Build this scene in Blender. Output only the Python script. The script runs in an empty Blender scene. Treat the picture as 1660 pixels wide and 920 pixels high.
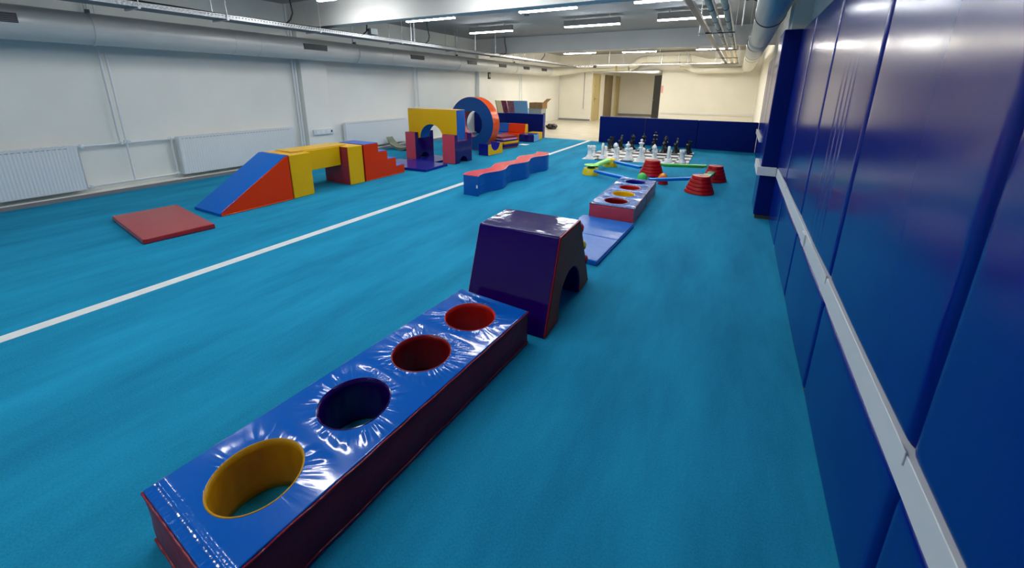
import bpy, bmesh, math, random
from mathutils import Vector, Matrix
random.seed(7)
S = bpy.context.scene
C = S.collection
PI = math.pi

# ------------------------------------------------------------------ camera, light level
CAM_H = 1.5
FPX, PX, PY = 656.43, 830.28, 321.09          # focal length and principal point, 1660x920 frame
yaw, pit, rol = map(math.radians, (28.5598, 15.3017, .4803))
fw = Vector((-math.sin(yaw)*math.cos(pit), math.cos(yaw)*math.cos(pit), -math.sin(pit)))
r0 = Vector((math.cos(yaw), math.sin(yaw), 0)); u0 = r0.cross(fw)
rt = math.cos(rol)*r0 + math.sin(rol)*u0
up = -math.sin(rol)*r0 + math.cos(rol)*u0
cd = bpy.data.cameras.new('camera'); cam = bpy.data.objects.new('camera', cd); C.objects.link(cam)
M = Matrix((rt, up, -fw)).transposed().to_4x4(); M.translation = (0, 0, CAM_H); cam.matrix_world = M
cd.sensor_width = 36; cd.lens = FPX/1660*36
cd.shift_x = -(PX-830)/1660; cd.shift_y = -(460-PY)/1660
cd.clip_start = .02; cd.clip_end = 100
S.camera = cam

w = bpy.data.worlds.new('World'); S.world = w; w.use_nodes = True
w.node_tree.nodes['Background'].inputs[0].default_value = (.55, .65, .8, 1)
w.node_tree.nodes['Background'].inputs[1].default_value = .25
S.view_settings.view_transform = 'Standard'; S.view_settings.look = 'None'
S.view_settings.gamma = 1; S.view_settings.use_curve_mapping = False
S.view_settings.exposure = 1.15
LAMP = 34.0            # tube radiance
LAMP_FAR = 74.0
S.cycles.use_denoising = True
S.cycles.max_bounces = 10; S.cycles.diffuse_bounces = 6; S.cycles.glossy_bounces = 4
S.cycles.sample_clamp_indirect = 8
S.cycles.caustics_reflective = False; S.cycles.caustics_refractive = False

# ------------------------------------------------------------------ materials
def new_mat(name):
    m = bpy.data.materials.new(name); m.use_nodes = True
    nt = m.node_tree; return m, nt, nt.nodes['Principled BSDF']
def setin(b, k, v):
    if k in b.inputs: b.inputs[k].default_value = v
def mat(name, col, rough=.5, spec=.5, metal=0, var=0, vscale=3, bump=0, bscale=20, bdist=.01, stretch=None, coat=0, detail=3):
    m, nt, b = new_mat(name)
    c = (*col, 1)
    setin(b, 'Base Color', c); setin(b, 'Roughness', rough); setin(b, 'Specular IOR Level', spec); setin(b, 'Metallic', metal)
    setin(b, 'Coat Weight', coat); setin(b, 'Coat Roughness', .08)
    if var or bump:
        tc = nt.nodes.new('ShaderNodeTexCoord')
        src = tc.outputs['Object']
        if stretch:
            mp = nt.nodes.new('ShaderNodeMapping'); mp.inputs['Scale'].default_value = stretch
            nt.links.new(src, mp.inputs['Vector']); src = mp.outputs['Vector']
    if var:
        n = nt.nodes.new('ShaderNodeTexNoise'); n.inputs['Scale'].default_value = vscale; n.inputs['Detail'].default_value = 5
        nt.links.new(src, n.inputs['Vector'])
        r = nt.nodes.new('ShaderNodeValToRGB')
        r.color_ramp.elements[0].position = .3; r.color_ramp.elements[1].position = .7
        r.color_ramp.elements[0].color = (*[x*(1-var) for x in col], 1); r.color_ramp.elements[1].color = (*[min(1, x*(1+var)) for x in col], 1)
        nt.links.new(n.outputs['Fac'], r.inputs['Fac']); nt.links.new(r.outputs['Color'], b.inputs['Base Color'])
    if bump:
        n2 = nt.nodes.new('ShaderNodeTexNoise'); n2.inputs['Scale'].default_value = bscale; n2.inputs['Detail'].default_value = detail
        nt.links.new(src, n2.inputs['Vector'])
        bp = nt.nodes.new('ShaderNodeBump'); bp.inputs['Strength'].default_value = bump; bp.inputs['Distance'].default_value = bdist
        nt.links.new(n2.outputs['Fac'], bp.inputs['Height']); nt.links.new(bp.outputs['Normal'], b.inputs['Normal'])
    return m
def emit(name, col, s):
    m, nt, b = new_mat(name)
    setin(b, 'Base Color', (.8, .8, .8, 1)); setin(b, 'Emission Color', (*col, 1)); setin(b, 'Emission Strength', s)
    return m
def vinyl(name, col, rough=.22, bump=.25, bscale=9, spec=.3):
    return mat(name, col, rough, spec, bump=bump, bscale=bscale, bdist=.012, detail=2)

M_ = {}
M_['wall'] = mat('wall_paint', (.84, .83, .77), .7, .3, var=.03, vscale=1.5, bump=.15, bscale=60, bdist=.004)
M_['cream'] = mat('cream_paint', (.80, .77, .68), .7, .3, var=.03, vscale=1.5)
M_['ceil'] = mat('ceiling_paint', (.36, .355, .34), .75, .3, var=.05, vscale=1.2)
M_['beam'] = mat('beam_paint', (.60, .58, .54), .7, .3, var=.04, vscale=1)
M_['vinylfloor'] = mat('cream_vinyl_floor', (.62, .57, .46), .25, .5, var=.08, vscale=2)
M_['line'] = mat('white_line', (.72, .74, .72), .7, .3, var=.05, vscale=10)
M_['white_plastic'] = mat('white_plastic', (.72, .73, .74), .4, .5)
M_['white_metal'] = mat('white_enamel', (.76, .78, .79), .35, .5)
M_['base'] = mat('grey_skirting', (.22, .22, .23), .6, .3, var=.05, vscale=6)
M_['duct'] = mat('duct_grey_paint', (.56, .56, .53), .36, .5, metal=.1, var=.06, vscale=2, bump=.25, bscale=3, bdist=.02)
M_['duct_white'] = mat('duct_cream', (.70, .68, .58), .45, .4, var=.05, vscale=2, bump=.2, bscale=3, bdist=.02)
M_['lamp_grey'] = mat('lamp_grey_paint', (.20, .195, .185), .5, .3)
M_['galv'] = mat('galvanised_steel', (.55, .56, .57), .35, .5, metal=.7, var=.15, vscale=30)
M_['dark_steel'] = mat('dark_steel', (.10, .11, .12), .4, .5, metal=.5)
M_['black'] = mat('black_plastic', (.008, .008, .009), .35, .5)
M_['black_cable'] = mat('black_cable', (.012, .012, .014), .5, .4)
M_['grille'] = mat('dark_grille', (.03, .032, .036), .5, .4)
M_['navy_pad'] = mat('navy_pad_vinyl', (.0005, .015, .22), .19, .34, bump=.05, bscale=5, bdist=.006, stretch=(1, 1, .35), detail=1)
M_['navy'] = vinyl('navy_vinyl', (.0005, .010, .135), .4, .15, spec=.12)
M_['navy_side'] = vinyl('navy_side_vinyl', (.05, .06, .28), .4, .2)
M_['blue'] = vinyl('blue_vinyl', (.0005, .125, .54), .3, spec=.06)
M_['midblue'] = vinyl('mid_blue_vinyl', (.006, .10, .42), .25, .2)
M_['deepblue'] = vinyl('deep_blue_vinyl', (.001, .055, .22), .35, .1)
M_['royal'] = vinyl('royal_blue_vinyl', (.008, .012, .24), .15, .12)
M_['lightblue'] = vinyl('light_blue_vinyl', (.16, .34, .66), .4)
M_['purple'] = vinyl('purple_vinyl', (.016, .0015, .105), .10, .35, 7, spec=.38)
M_['maroon'] = vinyl('maroon_vinyl', (.30, .018, .042), .4, .5, 11, spec=.15)
M_['maroon_seam'] = vinyl('maroon_seam', (.28, .018, .035), .3, .5, 30)
M_['pink'] = vinyl('pink_red_vinyl', (.60, .065, .10), .3, .3)
M_['coral'] = vinyl('coral_vinyl', (.85, .085, .10), .15, .4, 14)
M_['pale_pink'] = vinyl('pale_pink_piping', (.85, .32, .38), .3, .1)
M_['treadblue'] = vinyl('tread_blue_vinyl', (.045, .13, .55), .35, .08, spec=.3)
M_['red'] = vinyl('red_vinyl', (.46, .012, .008), .3, .2)
M_['deepred'] = vinyl('deep_red_vinyl', (.20, .004, .006), .3, .4, 14)
M_['orangered'] = vinyl('orange_red_vinyl', (.74, .042, .004), .27, .15, spec=.15)
M_['orange'] = vinyl('orange_vinyl', (.85, .085, .006), .14, .7, 12)
M_['yellow'] = vinyl('yellow_vinyl', (.80, .44, .003), .3, .25, spec=.2)
M_['yellow_lining'] = vinyl('yellow_lining', (.55, .27, .003), .4, .7, 12)
M_['matred'] = vinyl('mat_red_vinyl', (.36, .022, .028), .24, .35, 5)
M_['matblue'] = vinyl('mat_blue_vinyl', (.004, .15, .58), .25, .5, 13, spec=.22)
M_['brick'] = vinyl('terracotta_vinyl', (.36, .055, .022), .5, .3, spec=.15)
M_['foam_cream'] = mat('cream_foam', (.75, .68, .45), .8, .2)
M_['plum'] = mat('plum_foam', (.16, .035, .08), .7, .2, var=.5, vscale=14, stretch=(1, 6, 1))
M_['plum_grey'] = mat('dusty_plum_foam', (.24, .10, .15), .7, .2, var=.35, vscale=14, stretch=(1, 6, 1))
M_['skyblue'] = mat('sky_blue_foam', (.18, .40, .68), .7, .2)
M_['lilac'] = vinyl('lilac_vinyl', (.55, .30, .60), .4)
M_['cardboard'] = mat('cardboard', (.34, .20, .09), .85, .2, var=.12, vscale=12)
M_['greybox'] = mat('grey_plastic', (.33, .38, .36), .5, .4)
M_['bag'] = mat('black_bin_bag', (.006, .006, .007), .25, .5, bump=.9, bscale=14, bdist=.03)
M_['paper'] = mat('white_paper', (.8, .8, .8), .7, .2)
M_['chess_white'] = mat('white_chess_plastic', (.82, .82, .80), .4, .5)
M_['chess_black'] = mat('black_chess_plastic', (.006, .007, .008), .3, .5)
M_['p_red'] = mat('red_plastic', (.38, .003, .006), .4, .22)
M_['p_yellow'] = mat('yellow_plastic', (.80, .58, .01), .4, .5)
M_['p_green'] = mat('green_plastic', (.22, .72, .12), .4, .5)
M_['p_green2'] = mat('bright_green_plastic', (.06, .55, .10), .4, .5)
M_['p_dgreen'] = mat('dark_green_plastic', (.003, .13, .05), .45, .2)
M_['p_blue'] = mat('blue_plastic', (.002, .21, .70), .4, .25)
M_['p_orange'] = mat('orange_plastic', (.85, .26, .01), .4, .5)
M_['board_curve'] = mat('grey_green_board', (.20, .21, .15), .5, .4)
M_['doorbeige'] = mat('beige_door', (.52, .42, .20), .5, .4)
M_['doorbrown'] = mat('brown_door', (.22, .16, .08), .5, .4)
M_['doordark'] = mat('dark_grey_door', (.035, .037, .045), .5, .4)
M_['tube'] = emit('lit_tube', (.93, .97, 1.0), LAMP)
M_['tube_warm'] = emit('lit_tube_warm', (1.0, .955, .86), LAMP_FAR)

# carpet: teal pile with faint brush streaks
def carpet():
    m, nt, b = new_mat('teal_carpet')
    tc = nt.nodes.new('ShaderNodeTexCoord'); N = nt.nodes.new; L = nt.links.new
    n = N('ShaderNodeTexNoise'); n.inputs['Scale'].default_value = 1.3; n.inputs['Detail'].default_value = 8; n.inputs['Roughness'].default_value = .62
    mp = N('ShaderNodeMapping'); mp.inputs['Scale'].default_value = (2.2, .55, 1); mp.inputs['Rotation'].default_value = (0, 0, .9)
    L(tc.outputs['Object'], mp.inputs['Vector']); L(mp.outputs['Vector'], n.inputs['Vector'])
    f = N('ShaderNodeTexNoise'); f.inputs['Scale'].default_value = 130; f.inputs['Detail'].default_value = 3
    L(tc.outputs['Object'], f.inputs['Vector'])
    mx = N('ShaderNodeMath'); mx.operation = 'MULTIPLY_ADD'; mx.inputs[1].default_value = .5; L(f.outputs['Fac'], mx.inputs[0]); L(n.outputs['Fac'], mx.inputs[2])
    r = N('ShaderNodeValToRGB'); e = r.color_ramp.elements
    e[0].position = .5; e[0].color = (.004, .170, .315, 1); e[1].position = 1.0; e[1].color = (.014, .32, .53, 1)
    L(mx.outputs[0], r.inputs['Fac']); L(r.outputs['Color'], b.inputs['Base Color'])
    setin(b, 'Roughness', .92); setin(b, 'Specular IOR Level', .15)
    bp = N('ShaderNodeBump'); bp.inputs['Strength'].default_value = .5; bp.inputs['Distance'].default_value = .004
    L(f.outputs['Fac'], bp.inputs['Height']); L(bp.outputs['Normal'], b.inputs['Normal'])
    return m
M_['carpet'] = carpet()

# stretched vinyl that puckers around a row of holes (local x across, y along)
def pucker(name, col, x0, y0, pitch, r_hole, rough=.11, strength=.9, calm0=.22, lo=.22, dist=.016):
    m, nt, b = new_mat(name); N = nt.nodes.new; L = nt.links.new
    setin(b, 'Base Color', (*col, 1)); setin(b, 'Roughness', rough); setin(b, 'Specular IOR Level', .5)
    tc = N('ShaderNodeTexCoord'); sp = N('ShaderNodeSeparateXYZ'); L(tc.outputs['Object'], sp.inputs[0])
    def mt(op, a, bb=None, c=None):
        n = N('ShaderNodeMath'); n.operation = op
        for i, v in enumerate((a, bb, c)):
            if v is None: continue
            if isinstance(v, (int, float)): n.inputs[i].default_value = v
            else: L(v, n.inputs[i])
        return n.outputs[0]
    x = mt('SUBTRACT', sp.outputs[0], x0)
    t = mt('DIVIDE', mt('SUBTRACT', sp.outputs[1], y0), pitch)
    cell = mt('FLOOR', t)
    y = mt('MULTIPLY', mt('SUBTRACT', mt('FRACT', t), .5), pitch)
    r = mt('SQRT', mt('ADD', mt('MULTIPLY', x, x), mt('MULTIPLY', y, y)))
    cx = mt('DIVIDE', x, r); cy = mt('DIVIDE', y, r)
    cb = N('ShaderNodeCombineXYZ'); L(mt('MULTIPLY', cx, 4.2), cb.inputs[0]); L(mt('MULTIPLY', cy, 4.2), cb.inputs[1])
    L(mt('ADD', mt('MULTIPLY', r, 2.2), mt('MULTIPLY', cell, 7.3)), cb.inputs[2])
    nz = N('ShaderNodeTexNoise'); nz.inputs['Scale'].default_value = 1.5; nz.inputs['Detail'].default_value = 1.5
    L(cb.outputs[0], nz.inputs['Vector'])
    mr = N('ShaderNodeMapRange'); mr.interpolation_type = 'SMOOTHSTEP'
    L(r, mr.inputs['Value']); mr.inputs['From Min'].default_value = r_hole; mr.inputs['From Max'].default_value = r_hole*2.0
    mr.inputs['To Min'].default_value = 1; mr.inputs['To Max'].default_value = 0.03
    n3 = N('ShaderNodeTexNoise'); n3.inputs['Scale'].default_value = 5.5; n3.inputs['Detail'].default_value = 1; L(tc.outputs['Object'], n3.inputs['Vector'])
    # only some stretches pucker strongly
    mr2 = N('ShaderNodeMapRange'); mr2.interpolation_type = 'SMOOTHSTEP'
    L(n3.outputs['Fac'], mr2.inputs['Value']); mr2.inputs['From Min'].default_value = .36; mr2.inputs['From Max'].default_value = .62
    mr2.inputs['To Min'].default_value = lo; mr2.inputs['To Max'].default_value = 1
    # the nearest hole lies flatter than the others
    calm = mt('MINIMUM', mt('ADD', calm0, mt('MULTIPLY', mt('MAXIMUM', mt('SUBTRACT', t, .6), 0), (1-calm0)*1.2)), 1.0)
    win = N('ShaderNodeMapRange'); win.interpolation_type = 'SMOOTHSTEP'; L(mt('ABSOLUTE', y), win.inputs['Value'])
    win.inputs['From Min'].default_value = pitch/2-.045; win.inputs['From Max'].default_value = pitch/2-.002; win.inputs['To Min'].default_value = 1; win.inputs['To Max'].default_value = 0
    calm = mt('MULTIPLY', calm, win.outputs[0])
    hgt = mt('MULTIPLY', mt('MULTIPLY', mt('MULTIPLY', nz.outputs['Fac'], mr.outputs[0]), mr2.outputs[0]), calm)
    n4 = N('ShaderNodeTexNoise'); n4.inputs['Scale'].default_value = 3.2; n4.inputs['Detail'].default_value = 2; L(tc.outputs['Object'], n4.inputs['Vector'])
    hg = mt('ADD', hgt, mt('MULTIPLY', n4.outputs['Fac'], .22))
    # crease and short gathers along the near seam
    ey = mt('DIVIDE', mt('SUBTRACT', sp.outputs[1], .038), .011)
    crease = mt('MULTIPLY', mt('POWER', 2.718, mt('MULTIPLY', mt('MULTIPLY', ey, ey), -1)), .32)
    cb2 = N('ShaderNodeCombineXYZ'); L(mt('MULTIPLY', sp.outputs[0], 55), cb2.inputs[0]); L(mt('MULTIPLY', sp.outputs[1], 10), cb2.inputs[1])
    n5 = N('ShaderNodeTexNoise'); n5.inputs['Scale'].default_value = 1; n5.inputs['Detail'].default_value = 1; L(cb2.outputs[0], n5.inputs['Vector'])
    me_ = N('ShaderNodeMapRange'); me_.interpolation_type = 'SMOOTHSTEP'; L(sp.outputs[1], me_.inputs['Value'])
    me_.inputs['From Min'].default_value = .0; me_.inputs['From Max'].default_value = .085; me_.inputs['To Min'].default_value = .3; me_.inputs['To Max'].default_value = 0
    hg = mt('ADD', hg, mt('ADD', crease, mt('MULTIPLY', n5.outputs['Fac'], me_.outputs[0])))
    bp = N('ShaderNodeBump'); bp.inputs['Strength'].default_value = strength; bp.inputs['Distance'].default_value = dist
    L(hg, bp.inputs['Height']); L(bp.outputs['Normal'], b.inputs['Normal'])
    return m

# ------------------------------------------------------------------ helpers
def link(o, parent=None):
    C.objects.link(o)
    if parent is not None: o.parent = parent
    return o
def mesh_obj(name, bm, m, parent=None, bevel=0, seg=2, smooth=False, loc=None, rotz=0, angle=35):
    bmesh.ops.remove_doubles(bm, verts=bm.verts, dist=1e-6)
    bmesh.ops.recalc_face_normals(bm, faces=bm.faces)
    me = bpy.data.meshes.new(name); bm.to_mesh(me); bm.free()
    ms = m if isinstance(m, (list, tuple)) else [m]
    for q in ms: me.materials.append(M_[q] if isinstance(q, str) else q)
    o = bpy.data.objects.new(name, me); link(o, parent)
    if loc: o.location = loc
    if rotz: o.rotation_euler.z = rotz
    if smooth or bevel:
        for p in me.polygons: p.use_smooth = True
        me.set_sharp_from_angle(angle=math.radians(angle))
    if bevel:
        b = o.modifiers.new('bevel', 'BEVEL'); b.width = bevel; b.segments = seg; b.limit_method = 'ANGLE'; b.angle_limit = math.radians(40); b.harden_normals = True
    return o
def box(bm, x0, x1, y0, y1, z0, z1):
    v = [bm.verts.new(p) for p in ((x0,y0,z0),(x1,y0,z0),(x1,y1,z0),(x0,y1,z0),(x0,y0,z1),(x1,y0,z1),(x1,y1,z1),(x0,y1,z1))]
    for f in ((3,2,1,0),(4,5,6,7),(0,1,5,4),(1,2,6,5),(2,3,7,6),(3,0,4,7)): bm.faces.new([v[i] for i in f])
def B(*a):
    bm = bmesh.new()
    if isinstance(a[0], (tuple, list)):
        for q in a: box(bm, *q)
    else: box(bm, *a)
    return bm
def prism(poly, axis, a, b, caps=True):
    """polygon given in the two other axes (in x,y,z order), extruded along axis from a to b"""
    bm = bmesh.new()
    def P(p, t): return {'x': (t, p[0], p[1]), 'y': (p[0], t, p[1]), 'z': (p[0], p[1], t)}[axis]
    A = [bm.verts.new(P(p, a)) for p in poly]; Bv = [bm.verts.new(P(p, b)) for p in poly]
    n = len(poly)
    for i in range(n): bm.faces.new((A[i], A[(i+1) % n], Bv[(i+1) % n], Bv[i]))
    if caps: bm.faces.new(A); bm.faces.new(Bv[::-1])
    return bm
def join(*bms):
    out = bms[0]
    for b in bms[1:]:
        me = bpy.data.meshes.new('tmp'); b.to_mesh(me); b.free(); out.from_mesh(me); bpy.data.meshes.remove(me)
    return out
def lathe(prof, n=32, cx=0, cy=0, caps=True):
    bm = bmesh.new(); rings = []
    for r, z in prof:
        rings.append([bm.verts.new((cx+r*math.cos(2*PI*i/n), cy+r*math.sin(2*PI*i/n), z)) for i in range(n)] if r > 1e-6 else [bm.verts.new((cx, cy, z))])
    for a, b in zip(rings, rings[1:]):
        for i in range(n):
            j = (i+1) % n
            if len(a) == 1 and len(b) == 1: continue
            if len(a) == 1: bm.faces.new((a[0], b[i], b[j]))
            elif len(b) == 1: bm.faces.new((a[i], a[j], b[0]))
            else: bm.faces.new((a[i], a[j], b[j], b[i]))
    if caps:
        for q in (rings[0], rings[-1]):
            if len(q) > 1: bm.faces.new(q)
    return bm
def tube(pts, r, n=12, caps=True):
    bm = bmesh.new(); rings = []; pts = [Vector(p) for p in pts]
    rs = r if isinstance(r, (list, tuple)) else [r]*len(pts)
    prev = None
    for i, p in enumerate(pts):
        t = (pts[min(i+1, len(pts)-1)] - pts[max(i-1, 0)]).normalized()
        if prev is None: u = t.orthogonal().normalized()
        else:
            u = (prev - t*prev.dot(t))
            u = u.normalized() if u.length > 1e-6 else t.orthogonal().normalized()
        prev = u; v = t.cross(u)
        rings.append([bm.verts.new(p + rs[i]*(math.cos(2*PI*k/n)*u + math.sin(2*PI*k/n)*v)) for k in range(n)])
    for a, b in zip(rings, rings[1:]):
        for k in range(n): bm.faces.new((a[k], a[(k+1) % n], b[(k+1) % n], b[k]))
    if caps: bm.faces.new(rings[0]); bm.faces.new(rings[-1][::-1])
    return bm
def arc(cx, cz, r, a0, a1, n=16):
    return [(cx+r*math.cos(math.radians(a0+(a1-a0)*i/n)), cz+r*math.sin(math.radians(a0+(a1-a0)*i/n))) for i in range(n+1)]
def thing(name, label, cat, loc=(0,0,0), rotz=0, group=None):
    o = bpy.data.objects.new(name, None); link(o); o.empty_display_size = .1
    o.location = loc; o.rotation_euler.z = rotz; o['label'] = label; o['category'] = cat
    if group: o['group'] = group
    return o
def tag(o, label, cat, group=None):
    o['label'] = label; o['category'] = cat
    if group: o['group'] = group
    return o
def struct(name, bm, m, **k):
    o = mesh_obj(name, bm, m, **k); o['kind'] = 'structure'; return o
def dup(root, loc=None, rotz=None, label=None, group=None):
    r = root.copy(); C.objects.link(r)
    if loc is not None: r.location = loc
    if rotz is not None: r.rotation_euler.z = rotz
    if label: r['label'] = label
    if group: r['group'] = group
    for ch in list(root.children):
        c = ch.copy(); C.objects.link(c); c.parent = r
        for g in list(ch.children):
            d = g.copy(); C.objects.link(d); d.parent = c
    return r

# ================================================================== ROOM SHELL
WL, WR, YB, YE, ZC = -7.75, .55, -4.0, 18.9, 2.97     # left wall, right wall, back, end, ceiling
YC = 11.62                                           # where the carpet ends
struct('floor', B(WL-.2, WR+.2, YB-.2, YE+6.5, -.2, -.012), 'vinylfloor')
struct('floor_carpet', B(WL+.12, .49, YB, YC, -.0115, 0), 'carpet')
struct('trim_1', B(-3.79, -3.69, YB+.05, YC-.01, 0, .002), 'line')
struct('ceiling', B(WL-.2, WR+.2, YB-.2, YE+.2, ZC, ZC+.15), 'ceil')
struct('wall_left', B(WL-.15, WL, YB, YE+.15, -.012, ZC), 'wall')
struct('wall_right', B(WR, WR+.15, YB, YE+.15, -.012, ZC), 'wall')
struct('wall_back', B(WL, WR, YB-.15, YB, -.012, ZC), 'wall')
bm = B((WL, -6.13, YE, YE+.15, -.012, ZC), (-6.13, -3.05, YE, YE+.15, 2.22, ZC), (-3.05, WR, YE, YE+.15, -.012, ZC))
struct('wall_end', bm, 'cream')
# corridor behind the opening
struct('wall_corridor_left', B(-6.28, -6.13, YE+.15, 24.0, -.012, 2.6), 'cream')
struct('wall_corridor_right', B(-3.05, -2.9, YE+.15, 24.0, -.012, 2.6), 'cream')
struct('wall_corridor_end', B(-6.28, -2.9, 24.0, 24.15, -.012, 2.6), 'cream')
struct('ceiling_corridor', B(-6.28, -2.9, YE+.15, 24.15, 2.45, 2.6), 'ceil')
struct('baseboard_corridor_end', B(-6.12, -3.06, 23.96, 24.0, -.012, .1), 'base')
# cross beams
struct('beam_1', B(WL, WR, 5.19, 5.42, 2.525, ZC), 'beam')
struct('beam_2', B(WL, WR, 11.6, 11.95, 2.52, ZC), 'beam')
struct('beam_3', B(WL, WR, -1.4, -1.1, 2.52, ZC), 'beam')
# left wall piers
struct('pillar_1', B(WL, WL+.13, 5.30, 5.88, 0, 2.52), 'wall', bevel=.006)
struct('pillar_2', B(WL, WL+.13, 11.66, 12.2, -.012, 2.52), 'wall', bevel=.006)
struct('pillar_3', B(.385, WR, 5.57, 6.1, 0, ZC), 'wall')
struct('baseboard_left', B((WL, WL+.095, YB, 5.16, -.011, .06), (WL, WL+.095, 5.9, 11.6, -.011, .06)), 'wall')
struct('trim_2', B((WL+.095, WL+.13, YB, 5.29, -.011, .045), (WL+.095, WL+.13, 5.89, 11.6, -.011, .045)), 'base')
struct('baseboard_end', B(WL, -6.13, YE-.02, YE, -.012, .07), 'base')

# ------------------------------------------------------------------ doors of the corridor
def door_on_left(n, y0, y1, matn, with_handle):
    x = -6.13
    d = struct('door_%d' % n, B(x, x+.05, y0+.07, y1-.07, -.012, 2.07), matn)
    fr = mesh_obj('door_frame', B((x, x+.08, y0, y0+.07, -.012, 2.14), (x, x+.08, y1-.07, y1, -.012, 2.14), (x, x+.08, y0+.07, y1-.07, 2.07, 2.14)), matn, d)
    if with_handle:
        mesh_obj('door_handle', join(tube([(x+.05, y0+.16, 1.0), (x+.11, y0+.16, 1.0), (x+.11, y0+.30, 1.0)], .012, 8), B(x+.05, x+.058, y0+.13, y0+.19, .88, 1.1)), 'dark_steel', d)
        mesh_obj('door_closer_plate', B(x+.05, x+.062, y0+.12, y0+.2, 1.55, 1.62), 'dark_steel', d)
door_on_left(1, 19.06, 20.02, 'doorbeige', True)
door_on_left(2, 20.97, 22.2, 'doorbrown', False)
door_on_left(3, 23.05, 23.72, 'doorbeige', False)
d = struct('door_4', prism([(-3.06, 18.97), (-3.02, 18.99), (-3.45, 19.73), (-3.49, 19.71)], 'z', 0, 2.06), 'doordark')
mesh_obj('door_handle', tube([(-3.42, 19.54, 1.0), (-3.48, 19.5, 1.0), (-3.42, 19.4, 1.0)], .012, 8), 'galv', d)
tag(mesh_obj('door_stop', B(-3.16, -3.06, 18.76, 18.86, -.012, .34), 'black', bevel=.015), 'black block standing on the floor by the dark open door', 'door stop')
tag(mesh_obj('notice', B(-3.04, -2.95, YE-.008, YE-.001, 1.32, 1.62), mat('pink_notice', (.7, .35, .3), .6)), 'small pink notice on the wall edge beside the dark door', 'sign')

# ================================================================== LIGHTS
def light(x0, y, L, z, matn, label, group, rot=0, zt=2.91):
    t = thing('ceiling_light', label, 'light', (x0+L/2, y, z), rot, group)
    mesh_obj('housing', B(-L/2, L/2, -.045, .045, .022, zt-z), 'lamp_grey', t, bevel=.004)
    mesh_obj('diffuser', B(-L/2+.005, L/2-.005, -.030, .030, 0, .021), matn, t)
    for s in (-1, 1): mesh_obj('bracket', B(s*L*.32-.012, s*L*.32+.012, -.015, .015, zt-z, ZC-z), 'galv', t)
    return t
Z = 2.77
for x, y, L, lab in (
    (-6.09, 8.94, 1.19, 'linear ceiling light above the big blue ring, before the far beam'),
    (-3.59, 8.95, 1.21, 'linear ceiling light in the middle of the row nearer the far beam'),
    (-1.62, 8.86, 1.20, 'linear ceiling light crossed by the suspended pipes, before the far beam'),
    (-6.22, 6.84, 1.20, 'linear ceiling light just behind the near beam, above the yellow foam arch'),
    (-3.64, 6.90, 1.07, 'linear ceiling light just behind the near beam, middle of the row'),
    (-1.64, 6.93, 1.16, 'linear ceiling light just behind the near beam, right end cut by the picture top')):
    light(x, y, L, Z, 'tube', lab, 'white linear lights of the middle bay')
for x, lab in ((-6.0, 'linear ceiling light in front of the near beam, over the left wall duct'), (-3.6, 'linear ceiling light in front of the near beam, above the white line'), (-1.6, 'linear ceiling light in front of the near beam, right of the white line')):
    light(x, 4.62, 1.2, Z, 'tube', lab, 'white linear lights of the near bay')
for x, lab in ((-6.0, 'linear ceiling light overhead, above the flat red mat'), (-3.6, 'linear ceiling light overhead, between the red mat and the long hole block'), (-1.6, 'unseen light added overhead to brighten the near floor, above the purple tunnel block')):
    light(x, 1.9, 1.2, Z, 'tube', lab, 'white linear lights overhead')  # the rightmost light of this row is added to brighten the near floor
for x, lab in ((-5.0, 'unseen light added behind the camera, near the left wall'), (-2.6, 'unseen light added behind the camera, in the middle')):
    light(x, -.7, 1.2, Z, 'tube', lab, 'unseen lights added behind the camera')  # unseen row, added to lift the light on the foreground
for x, y, L, lab in ((-6.2, 15.5, 1.25, 'warm linear light beyond the far beam, leftmost of the three'), (-4.0, 15.7, 1.19, 'warm linear light beyond the far beam, above the corridor opening'), (-1.5, 15.5, 1.15, 'warm linear light beyond the far beam, behind the suspended pipes')):
    light(x, y, L, Z-.02, 'tube_warm', lab, 'warm linear lights of the far bay')
for x, lab in ((-5.4, 'warm linear light hidden behind the far beam, left end'), (-3.0, 'warm linear light hidden behind the far beam, middle'), (-.9, 'warm linear light hidden behind the far beam, right end')):
    light(x-.6, 13.2, 1.2, 2.80, 'tube_warm', lab, 'warm linear lights behind the far beam')
t = thing('corridor_light', 'bright light on the corridor ceiling by the dark door', 'light', (-3.5, 20.0, 2.33))
mesh_obj('housing', B(-.3, .3, -.1, .1, .02, .12), 'white_metal', t, bevel=.005)
mesh_obj('diffuser', B(-.28, .28, -.08, .08, 0, .02), 'tube_warm', t)

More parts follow.
